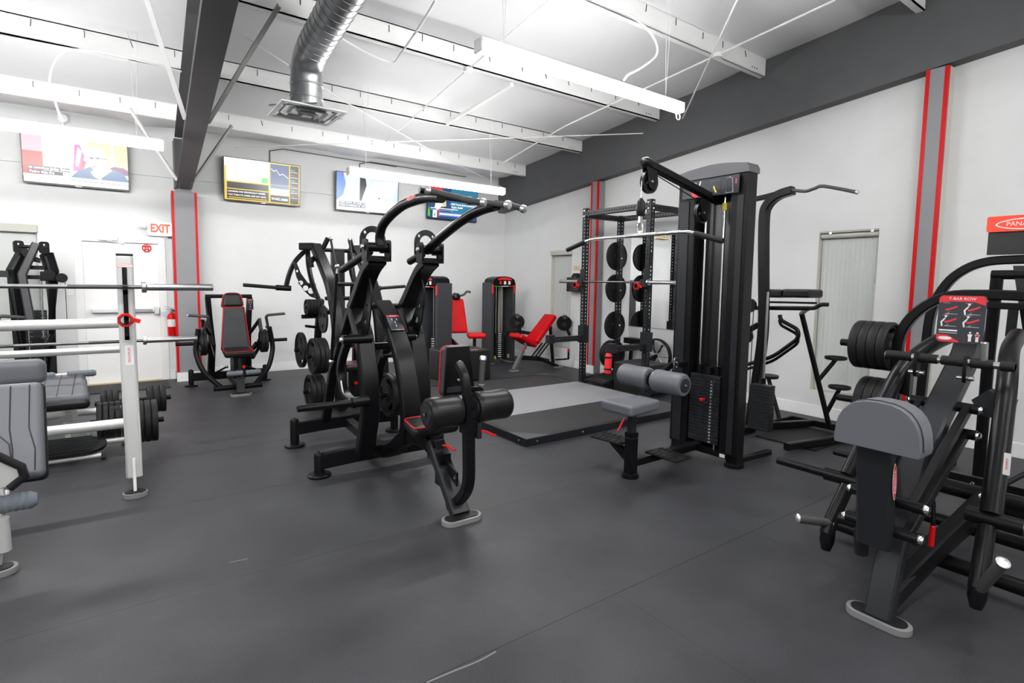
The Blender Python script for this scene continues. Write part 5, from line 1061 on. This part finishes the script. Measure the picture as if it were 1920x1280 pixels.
plates((1.8, 6.45, .66), ('x', 1), 3, .21, .05, 'on the upper left peg of the wide arm machine', G_); plates((1.8, 6.6, .215), ('x', 1), 3, .205, .05, 'on the lower left peg of the wide arm machine', G_)
plates((1.83, 7.1, .66), ('x', 1), 1, .225, .05, 'leaning behind the upper left stack of the wide arm machine', G_)
MB().cyl((1.75, 7.1, .66), (2.1, 7.1, .66), .0245, 12).build('storage_peg', BLK, DM)
q = U(576, 576, X=1.88); plates(q, ('x', 1), 4, .1, .035, 'on the small high peg of the wide arm machine', G_); MB().cyl(q+V((-.03, 0, 0)), V((2.05, q.y, q.z)), .0245, 12).build('storage_peg', BLK, DM)
MB().bar([V((2.05, q.y, q.z)), V((2.05, q.y-.35, q.z-.05))], .05, .05).build('peg_arm', BLK, DM)
# ================================================================== WEIGHT STACK TOWERS AND RED SEATS (back corner)
def tower(x0, x1, y, ht, lab, dep=.3, rz=0):
    c = V(((x0+x1)/2, y, 0)); t = thing('weight_stack_tower', lab, 'gym machine', c, 'weight stack towers')
    Rz = rot('Z', rz); w_ = x1-x0; G = lambda a, b, z: c+Rz @ V((a, b, z))
    def bx_(a, b, nm, m_, bev=0): 
        ce_ = [(a[i]+b[i])/2 for i in range(3)]; return MB().box(G(*ce_), [abs(b[i]-a[i]) for i in range(3)], Rz).build(nm, m_, t, bevel=bev)
    for e in (-1, 1):
        bx_((e*w_/2, -.03, .02), (e*(w_/2-.07), dep, ht-.12), 'tower_column', mat('tower_grey', (.04, .042, .048), .4, spec=.35), .012); bx_((e*(w_/2+.02), -.02, 0), (e*(w_/2-.1), dep+.02, .025), 'tower_foot', FOOTG, .006)
        bx_((e*(w_/2-.005), -.033, ht-.32), (e*(w_/2-.045), -.029, ht-.15), 'red_tag', PRINTR)
    out = [(-w_/2+.03, ht-.16), (w_/2-.03, ht-.16)]+[((w_/2-.03)*math.cos(a), ht-.13+.13*math.sin(a)**.7) for a in [math.pi*i/12 for i in range(0, 13)]]
    MB().plate(out, [], G(0, dep/2-.04, 0), Rz @ V((1, 0, 0)), (0, 0, 1), dep+.02).build('tower_head', BLK, t)
    fr = G(0, -.066, 0)+V((0, 0, 0)); ex_ = Rz @ V((1, 0, 0))
    MB().plate([(-w_*.3, ht-.07), (w_*.3, ht-.07)]+[(w_*.3*math.cos(a), ht-.07+.055*math.sin(a)) for a in [math.pi*i/8 for i in range(1, 8)]], [], fr, ex_, (0, 0, 1), .004).build('red_badge', PRINTR, t)
    for k in range(3): flat(rrect(-.025, -.03, .025, .03, .006), fr+ex_*(-.1+.1*k)+V((0, 0, ht-.12)), ex_, (0, 0, 1), .003, (PRINTR, PRINTW, PRINTW)[k], t, 'diagram')
    for k, mm in enumerate((GRN, PRINTW, PRINTR)): flat([(-w_*.42+k*w_*.28, -.006), (-w_*.14+k*w_*.28, -.006), (-w_*.14+k*w_*.28, .006), (-w_*.42+k*w_*.28, .006)], fr+V((0, 0, ht-.185)), ex_, (0, 0, 1), .003, mm, t, 'tricolour_strip')
    bx_((-w_/2+.07, dep-.02, .05), (w_/2-.07, dep-.01, ht-.16), 'rear_panel', DARKBACK); bx_((-w_/2+.09, dep-.06, .4), (-w_/2+.11, dep-.04, ht-.2), 'cream_strip', CREAMP); bx_((w_*.12, dep-.06, .55), (w_*.3, dep-.04, ht-.2), 'cream_strip', CREAMP)
    for k in range(12): bx_((-.1, .08, .1+.04*k), (.1, .2, .136+.04*k), 'stack_plate', BLK2)
    for k in range(12): bx_((-.04, .075, .112+.04*k), (.03, .08, .128+.04*k), 'plate_numeral', PRINTW)
    for e in (-.06, .06): MB().cyl(G(e, .14, .05), G(e, .14, ht-.2), .011, 10).build('guide_rod', STEEL, t)
    flat([(-.03, -.02), (.03, -.02), (0, .035)], G(-.13, .05, .12), ex_, (0, 0, 1), .004, PRINTY, t, 'warning_triangle'); bx_((.16, .04, .09), (.2, .06, .16), 'brass_plate', mat('brass_plate', (.5, .4, .2), .4))
    return t
tower(5.62, 6.18, 8.5, 1.66, 'weight stack tower with red badge standing in the back corner')
tower(4.02, 4.5, 8.32, 1.64, 'weight stack tower seen edge on behind the central pulldown machine', .3, -78)
RS = thing('red_seat_machine', 'upright bright red seat machine in front of the back wall', 'gym machine', (4.95, 8.5, 0))
cushion(RS, (4.93, 8.52, .93), .34, .62, .1, rot('Z', -12) @ rot('X', 80), PADR, 'backrest', .035, None, .66); cushion(RS, (5.12, 8.2, .6), .34, .36, .09, rot('Z', -25), PADR, 'seat', .04, None, .9)
MB().bar([(4.83, 8.72, .05), (4.83, 8.66, 1.22)], .06, .06).build('upright', BLK, RS); MB().bar([(5.12, 8.25, .05), (5.12, 8.25, .56)], .05, .05).build('seat_post', BLK2, RS); MB().cyl((5.12, 8.2, .3), (5.2, 8.14, .3), .02, 12, .004).build('adjust_knob', REDP, RS)
MB().bar([(4.85, 8.66, .5), (4.98, 8.45, .3), (5.12, 8.25, .25)], .06, .08).build('frame_curve', BLK, RS); MB().bar([(4.62, 8.6, .62), (4.83, 8.64, .62)], .05, .05).build('link_arm', BLK, RS); MB().bar([(4.63, 8.58, .04), (5.4, 8.3, .04)], .07, .06).build('floor_rail', BLK, RS); MB().bar([(4.68, 8.3, .04), (5.3, 8.7, .04)], .07, .06).build('floor_rail', BLK, RS)
MB().lathe([(.07, 0), (.09, .03), (.05, .1)], (4.9, 8.55, 1.24), (0, -.2, 1), 14).build('handle_hub', BLK, RS)
for e in (-1, 1): MB().tube(smooth([(4.9, 8.52, 1.29), (4.9+e*.13, 8.5, 1.31), (4.9+e*.19, 8.48, 1.37), (4.9+e*.26, 8.47, 1.36)], 4), .02, 10).build('top_handle', GRIP, RS)
RB = thing('leg_curl_bench', 'reclined bright red leg machine bench with black weight discs beside the corner window', 'gym machine', (6.1, 7.8, 0))
ba, bb_ = V((6.05, 7.78, .47)), V((6.5, 7.78, .95)); an = math.degrees(math.atan2(bb_.z-ba.z, bb_.x-ba.x))
cushion(RB, (ba+bb_)/2, .36, .66, .1, rot('Y', -an) @ rot('Z', -90), PADR, 'backrest', .035, None, .85); cushion(RB, (5.86, 7.78, .52), .38, .42, .09, rot('Y', 28) @ rot('Z', -90), PADR, 'seat', .035, None, 1)
MB().bar([(5.54, 7.62, .02), (5.86, 7.7, .46)], .06, .07).build('front_leg', mat('leg_grey', (.12, .125, .13), .4), RB); MB().box((5.54, 7.62, .012), (.16, .08, .024)).build('foot_plate', FOOTG, RB)
MB().bar([(5.75, 7.7, .22), (6.2, 7.75, .16), (6.5, 7.85, .08)], .06, .08).build('base_beam', BLK, RB); MB().bar([(6.12, 7.75, .2), (6.5, 7.55, .02)], .06, .06).build('rear_leg', BLK, RB); MB().box((6.5, 7.55, .012), (.16, .1, .024)).build('foot_plate', FOOTG, RB); MB().bar([(6.55, 7.75, .02), (6.5, 7.8, .75)], .06, .06).build('rear_post', BLK, RB)
for k in range(3): MB().tube([(6.0+.06*k, 7.72-.03*k, .2), (6.25+.06*k, 7.72-.03*k, .45)], .016, 8).build('link_tube', BLK2, RB)
for (x, y, z, nm) in ((5.95, 8.1, .82, 'cam'), (6.58, 7.5, .82, 'cam')):
    MB().lathe([(.04, -.02), (.14, -.02), (.14, .02), (.04, .02)], (x, y, z), (.58, .81, 0), 24).build('cam_disc', BLK, RB); MB().lathe([(1e-6, -.05), (.04, -.05), (.04, .05), (1e-6, .05)], (x-.02, y-.03, z-.02), (.58, .81, 0), 16).build('cam_hub', BLK2, RB)
    roller(RB, (x-.05, y-.08, z+.1), (x+.01, y+.01, z+.1), .055, PADB)
MB().bar([(5.75, 8.2, .6), (5.95, 8.1, .65), (6.2, 7.9, .6)], .06, .06).build('lever_arm', BLK, RB); MB().bar([(5.97, 8.05, .8), (5.97, 8.0, .45)], .04, .04).build('lever_arm', BLK, RB); MB().bar([(6.58, 7.5, .8), (6.66, 7.42, .6)], .05, .05).build('lever_arm', BLK, RB)
MB().bar([(6.58, 7.36, .17), (6.58, 7.36, .36)], .03, .03).build('pin_post', BLK, RB); MB().bar([(6.42, 7.36, .18), (6.58, 7.36, .18), (6.56, 7.7, .12)], .03, .03).build('pin_arm', BLK2, RB)
for p in ((5.76, 7.62, .36), (6.0, 7.66, .44), (6.575, 7.35, .33)): MB().cyl(p, V(p)+V((-.03, -.03, 0)), .022, 12, .004).build('adjust_knob', REDP, RB)
MB().tube([(5.9, 8.35, 1.2), (6.05, 8.0, .7)], .005, 6).build('cable', RUB, RB)
# ================================================================== BOXES, WEDGE, STRAP ROLL, BIKE, DISPENSER
def soft_box(a, b, lab, marks):
    t = thing('plyo_box', lab, 'box', ((a[0]+b[0])/2, (a[1]+b[1])/2, a[2]), 'soft jump boxes'); MB().bb(a, b).build('box_body', mat('black_vinyl_box', (.012, .012, .013), .45), t, bevel=.025, seg=4)
    for z in (b[2]-.03,): MB().bar([(a[0]+.02, a[1]-.001, z), (b[0]-.02, a[1]-.001, z)], .002, .006).build('seam', RUB, t)
    if marks:
        for x, m_ in ((a[0]+.12, PRINTW), (b[0]-.25, PRINTW), (b[0]-.4, PRINTY)): flat(rrect(-.06, -.012, .06, .012, .004), (x, a[1]+.1, b[2]+.001), (1, 0, 0), (0, 1, 0), .002, m_, t, 'printed_mark')
soft_box((3.98, 7.18, 0), (4.77, 7.8, .48), 'black soft jump box on the floor behind the chest pad of the central pulldown', True)
soft_box((5.82, 4.93, 0), (6.36, 5.52, .43), 'black soft jump box standing inside the power rack', False)
wg = thing('wedge_block', 'black slant wedge with white strokes lying inside the power rack', 'wedge', (5.9, 5.75, .0))
MB().prism([(5.64, 5.545, .076), (6.2, 5.545, .076), (6.2, 5.545, .21), (5.64, 5.545, .11)], (0, .4, 0)).build('wedge_body', RUB, wg, bevel=.006)
for k in range(3):
    s_ = V((5.638, 5.74-.06*k, .108)); e_ = V((5.9, 5.82-.09*k, .152)); MB().bar([s_+V((.02, 0, 0)), e_], .01, .004).build('white_stroke', PRINTW, wg); MB().bar([(s_+e_)/2+V((-.03, .02, -.004)), (s_+e_)/2+V((.03, -.02, .006))], .01, .004).build('white_stroke', PRINTW, wg)
sr = thing('strap_roll', 'red padded roll with black straps hanging at the right safety arm', 'padded roll', (4.98, RYR, .43))
MB().lathe([(.03, 0), (.044, .01), (.046, .12), (.043, .24), (.03, .26)], (4.965, RYR+.0, .42), (.06, 0, 1), 18).build('roll_body', mat('red_canvas', (.75, .012, .02), .6), sr)
for z in (.47, .62): MB().lathe([(.043, 0), (.049, .002), (.049, .02), (.043, .022)], (4.968, RYR, z), (0, 0, 1), 18).build('strap', RUB, sr)
FB = thing('fan_bike', 'air bike with a wire fan cage between the power rack and the right wall', 'exercise bike', (6.57, 5.5, 0))
fc = V((6.58, 5.36, .47)); cage = MB().lathe([(.25, -.04), (.27, -.02), (.27, .02), (.25, .04), (.24, .0), (.25, -.04)], fc, (1, 0, 0), 32).build('cage_rim', BLK, FB)
for k in range(20):
    a = 6.283*k/20; P_ = lambda r, t: fc+V((-.035, r*math.cos(t), r*math.sin(t))); MB().tube([P_(.05, a), P_(.15, a+.3), P_(.245, a+.5)], .003, 4).build('cage_wire', STEEL, cage)
for k in range(6):
    a = 6.283*k/6; MB().bar([fc+V((0, .05*math.cos(a), .05*math.sin(a))), fc+V((0, .21*math.cos(a), .21*math.sin(a)))], .05, .004).build('fan_blade', BLK2, cage)
MB().bar([(6.58, 5.2, .05), (6.58, 6.1, .05)], .06, .06).build('floor_rail', BLK, FB)
for y in (5.2, 6.1): MB().bar([(6.5, y, .03), (6.68, y, .03)], .06, .05).build('floor_foot', BLK, FB)
MB().bar([(6.58, 5.36, .47), (6.58, 5.7, .3), (6.58, 5.98, .08)], .05, .06).build('frame_beam', BLK, FB); MB().bar([(6.58, 5.36, .05), (6.58, 5.36, .25)], .04, .04).build('fork', BLK, FB)
MB().box((6.58, 5.72, .66), (.16, .5, .09)).build('console_cover', BLK, FB, bevel=.01); MB().bar([(6.58, 5.9, .08), (6.58, 5.86, .64)], .05, .05).build('seat_tube', BLK, FB)
dp = thing('wall_dispenser', 'black wall dispenser beside the corner window left of the rack', 'dispenser', (6.65, 7.27, 1.4))
MB().bb((6.58, 7.12, 1.4), (XW, 7.47, 1.66)).build('dispenser_case', mat('gloss_black', (.006, .006, .007), .12), dp, bevel=.02, seg=3); MB().lathe([(.11, 0), (.1, .04), (.06, .09)], (6.66, 7.28, 1.64), (0, 0, 1), 16).build('dispenser_lid', mat('gloss_black', (0, 0, 0)), dp)
yn = flat(rrect(-.09, -.045, .09, .045, .006), (XW-.004, 7.36, 1.83), (0, -1, 0), (0, 0, 1), .006, mat('cream_notice', (.72, .6, .36), .6), None, 'wall_notice'); tag(yn, 'small cream notice on the right wall above the black dispenser', 'sign')
for k in range(2): flat(rrect(-.06, -.004, .06, .004, .001), V((XW-.008, 7.36, 1.845-.03*k)), (0, -1, 0), (0, 0, 1), .001, PRINTG, yn, 'text_line')
# ================================================================== CABLE MACHINE AT THE FAR LEFT
FM = thing('cable_arm_machine', 'black cable machine with a bent overhead arm at the left edge by the back wall', 'gym machine', (-.87, 9.1, 0))
for x in (-1.06, -.70): MB().bar([(x+(.02 if x < -.9 else -.06), 9.05, .05), (x, 9.05, 1.6), (x+(.09 if x < -.9 else -.05), 9.12, 1.82)], .12, .12).build('tower_column', BLK, FM)
for x in (-1.0, -.76): MB().plate(rrect(-.05, -.06, .05, .09, .03), [circ(0, .05, .014, 8)], (x, 9.0, 1.88), (1, .4, 0), (0, 0, 1), .03).build('pivot_lug', BLK, FM)
MB().cyl((-1.02, 9.0, 1.9), (-.74, 9.0, 1.9), .02, 12).build('pivot_shaft', BLK, FM)
MB().bar([(-.83, 8.98, 1.94), (-.97, 8.9, 1.55), (-.9, 8.78, .98)], .085, .085, up=(0, 1, 0)).build('overhead_arm', BLK2, FM)
MB().plate([(-.1, .06), (-.06, -.03), (.02, -.1), (.1, -.12), (.1, -.06), (.03, -.03), (-.02, .06)], [circ(-.02, -.03, .015, 8)], (-.9, 9.0, 1.82), (1, 0, 0), (0, 0, 1), .012).build('sector_plate', BLK, FM)
for z in (1.5, 1.62, .92, .5): MB().bb((-1.02, 9.04, z), (-.74, 9.1, z+.05)).build('cross_plate', BLK, FM)
for k in range(16): MB().bb((-1.0, 9.1, .15+k*.06), (-.78, 9.2, .205+k*.06)).build('stack_plate', BLK2, FM); 
for k in range(16):
    for x in (-.97, -.84): MB().bb((x, 9.095, .17+k*.06), (x+.05, 9.1, .176+k*.06)).build('plate_mark', PRINTG, FM)
for x in (-.95, -.81): MB().cyl((x, 9.02, .1), (x, 9.02, 1.55), .012, 10).build('guide_rod', CHR, FM)
for x, y, z in ((-.72, 8.95, 1.56), (-.6, 8.95, 1.52), (-.62, 8.95, .93), (-.86, 8.95, .72)): MB().lathe([(.015, -.015), (.06, -.015), (.06, .015), (.015, .015)], (x, y, z), (0, 1, 0), 18).build('pulley', BLK, FM)
MB().tube([(-.57, 8.95, 1.52), (-.57, 8.95, .95)], .004, 6).build('cable', RUB, FM); MB().box((-.74, 8.98, 1.54), (.14, .05, .12)).build('pulley_box', BLK, FM, bevel=.01)
MB().tube(fillet([(-.95, 8.85, 1.03), (-1.2, 8.85, 1.06), (-1.22, 8.85, .82)], .05, 4), .022, 10).build('side_handle', GRIP, FM); MB().bar([(-.72, 8.95, .8), (-.95, 8.9, .3)], .07, .07).build('front_strut', BLK, FM)
MB().tube(smooth([(-.92, 8.76, .97), (-.86, 8.75, .92), (-.84, 8.75, .97), (-.8, 8.75, .93)], 4), .01, 8).build('hook', STEEL, FM); MB().bb((-1.1, 8.9, 0), (-.72, 9.3, .06)).build('base_plate', BLK, FM); MB().bb((-1.25, 9.02, 1.52), (-1.08, 9.1, 1.6)).build('side_arm', BLK2, FM)
# ================================================================== SILVER BENCHES WITH BARBELLS (left)
def bench_rack(yu, lab, hz, cross):
    t = thing('bench_rack', lab, 'bench rack', (-.6, yu, 0), 'silver bench racks'); xr, xl = .03, -1.27
    for x in (xr, xl):
        MB().bar([(x+.005, yu-.06, .12), (x+.005, yu-.05, .35), (x, yu, .9), (x, yu, 1.70)], .1, .115, up=(0, 1, 0)).build('upright', SILV, t, bevel=.012)
        MB().bb((x-.05, yu-.057, 1.70), (x+.05, yu+.057, 1.715)).build('upright_cap', BLK2, t, bevel=.005)
        MB().cyl((x+.005, yu-.135, 0.03), (x+.005, yu-.115, .27), .01, 10).build('foot_stem', WHITE, t); foot_pad(t, (x+.005, yu-.14, 0), (1, 0, 0), .15, .12, FOOTG)
        MB().bb((x-.018, yu-.075, hz-.36), (x+.01, yu-.055, hz+.12)).build('hook_plate', BLK, t)
        for z in (hz-.04, hz-.22, hz-.36): MB().bb((x-.018, yu-.125, z-.025), (x+.01, yu-.07, z-.0)).bb((x-.018, yu-.125, z-.025), (x+.01, yu-.113, z+.03)).build('bar_hook', BLK, t)
        MB().tube([(x+.02, yu-.02, .36), (x+.02, yu+.75, .06)], .035, 12).build('side_leg', SILV, t); MB().cyl((x+.02, yu+.75, 0), (x+.02, yu+.75, .05), .045, 12).build('rubber_foot', RUB, t)
    for z, r in cross: MB().cyl((xl, yu+.02, z), (xr, yu+.02, z), r, 14).build('cross_tube', SILV, t)
    logo(V((xr, yu-.0585, 1.63)), (1, 0, 0), (0, 0, 1), .09, t, PRINTW, PRINTR); return t
b1 = bench_rack(4.74, 'silver bench rack upright nearest the camera at the left', 1.5, ((1.225, .035), (.5, .035)))
sticker(b1, (.035, 4.74-.0585, 1.0), (0, 0, 1), (-1, 0, 0), .14, .05)
b2 = bench_rack(6.27, 'farther silver bench rack seen behind the near upright', .99, ((.868, .032), (.3, .03)))
MB().cyl((-1.25, 5.9, .1), (.05, 5.9, .1), .025, 12).build('floor_tube', SILV, b2)
barbell(.565, -1.64, 4.635, 1.483, 'x', 'upper steel barbell across the near bench rack'); barbell(.6, -1.6, 6.155, .955, 'x', 'lower steel barbell across the farther bench rack')
collar_clamp(V((.02, 4.60, 1.255)), (0, 1, 0), 'red collar clamp hanging on the near silver upright')
G_ = 'small plates on the bench racks'
def peg_plates(y, z, xa, xb, n, R_, th, where):
    MB().cyl((xa, y, z), (xb, y, z), .0245, 12).build('plate_peg', BLK, b2 if y > 5.4 else b1); s = 1 if xb > xa else -1
    plates((xb-s*.07, y, z), ('x', -s), n, R_, th, where, G_)
peg_plates(6.5, .33, .05, .38, 3, .14, .05, 'on the upper right peg of the farther bench rack'); peg_plates(5.6, .31, .05, .27, 3, .18, .045, 'on the low right peg behind the near silver upright')
peg_plates(6.5, .33, .0, -.24, 3, .13, .045, 'on the upper inner peg of the farther bench rack'); peg_plates(6.0, .26, .06, -.26, 5, .17, .04, 'on the low inner peg between the silver bench racks')
def bench(lab, yb, pads, cat='bench'):
    return thing('weight_bench', lab, cat, (-.75, yb, 0), 'grey upholstered benches')
def stitched(o, pts, m=PADD):
    MB().tube(pts, .0035, 5).build('stitching', m, o)
n1 = bench('near silver decline bench with stitched grey pad cut off by the left edge', 4.0, 0)
Rn = rot('X', 62); pc = V((-.62, 4.0, .69))
np_ = cushion(n1, pc, .5, .55, .09, Rn, PADG, 'stitched_pad', .035, None, .93)
ed = cushion(n1, pc-Rn @ V((0, 0, .03)), .52, .57, .06, Rn, PADB, 'pad_edge', .03, None, .93)
for dx in (-.1, .0, .1, .18): stitched(np_, [pc+Rn @ V((dx*(1 if y > -.1 else 1.15), y, .046)) for y in (-.24, -.12, 0, .12, .25)])
stitched(np_, [pc+Rn @ V(p) for p in ((.0, .05, .0465), (-.1, -.08, .0465), (-.06, -.24, .0465))]); stitched(np_, [pc+Rn @ V(p) for p in ((.0, .05, .0465), (.1, -.08, .0465), (.12, -.24, .0465))])
sh = MB().prism([(-.75, 3.72, .8), (-.44, 3.72, .55), (-.47, 3.72, .47), (-.75, 3.72, .42)], (0, .05, 0)).build('side_shield', SILV, n1, bevel=.01)
MB().tube([(-.78, 3.715, .82), (-.6, 3.71, .69), (-.45, 3.71, .565), (-.44, 3.71, .51), (-.5, 3.71, .46)], .02, 10).build('shield_edge', RUB, sh)
MB().lathe([(.03, 0)]+[(.048-(.005 if k % 2 else 0), .01+.014*k) for k in range(26)]+[(.03, .38)], (-.78, 3.78, .36), (1, 0, 0), 18).build('foam_roller', FOAM, n1); MB().cyl((-.85, 3.78, .36), (-.4, 3.78, .36), .014, 10).build('roller_axle', BLK, n1)
MB().bar([(-.6, 3.78, .04), (-.56, 3.82, .34), (-.6, 3.95, .55)], .06, .08).build('front_leg', SILV, n1, bevel=.01); foot_pad(n1, (-.62, 3.76, 0), (1, 0, 0), .26, .13, FOOTG); MB().bar([(-.62, 3.8, .12), (-.65, 4.6, .15)], .06, .08).build('bench_beam', SILV, n1)
MB().cyl((-.54, 3.74, .3), (-.54, 3.76, .12), .03, 12).build('cup_tube', SILV, n1)
n2 = bench('farther silver bench with grey roll pad and ribbed footrest left of the near upright', 5.7, 0)
cushion(n2, (-.76, 5.62, .8), .52, .15, .2, rot('X', -6), PADG, 'roll_pad', .06)
stt = V((-.46, 6.05, .56)); s2 = cushion(n2, stt, .42, .62, .11, rot('X', 10), PADG, 'bench_seat', .04, None, .8); cushion(n2, stt-V((0, 0, .03)), .44, .64, .09, rot('X', 10), PADB, 'seat_base', .04, None, .8)
for dx in (-.1, 0, .1): stitched(s2, [stt+rot('X', 10) @ V((dx, y, .056)) for y in (-.28, 0, .28)])
for y, z in ((6.3, .66),): MB().lathe([(.025, 0)]+[(.032-(.003 if k % 2 else 0), .01+.014*k) for k in range(14)]+[(.02, .21)], (-.42, y, z), (1, 0, 0), 14).build('foam_grip', FOAM, n2); MB().cyl((-.7, 6.3, .66), (-.22, 6.3, .66), .014, 10).build('grip_axle', SILV, n2); MB().lathe([(.025, 0)]+[(.032-(.003 if k % 2 else 0), .01+.014*k) for k in range(12)]+[(.02, .18)], (-.68, 6.3, .66), (1, 0, 0), 14).build('foam_grip', FOAM, n2)
MB().bar([(-.42, 6.15, .5), (-.38, 6.1, .03)], .1, .06).build('seat_column', SILV, n2); MB().bar([(-.5, 6.1, .05), (-.75, 5.5, .12), (-.75, 5.5, .65)], .07, .07).build('bench_frame', SILV, n2); MB().bb((-.47, 6.04, .28), (-.38, 6.06, .34)).build('bolt_plate', STEEL, n2)
fpl = MB().plate([(p[0]*1.0, p[1]) for p in stadium(.62, .3)], [], (-.45, 5.72, .13), (1, 0, 0), (0, .97, .2), .025).build('footrest', RUB, n2)
for k in range(9): MB().box(V((-.45, 5.6+k*.03, .119+k*.0062+.013)), (.5-.02*abs(k-4), .01, .006), rot('X', 11)).build('tread_rib', PRINTG if 0 else BLK2, fpl)
MB().cyl((-1.1, 5.62, .06), (-.18, 5.62, .06), .02, 10).build('floor_tube', SILV, n2); MB().cyl((-.18, 5.62, .04), (-.15, 5.62, .04), .026, 10).build('tube_end', RUB, n2)
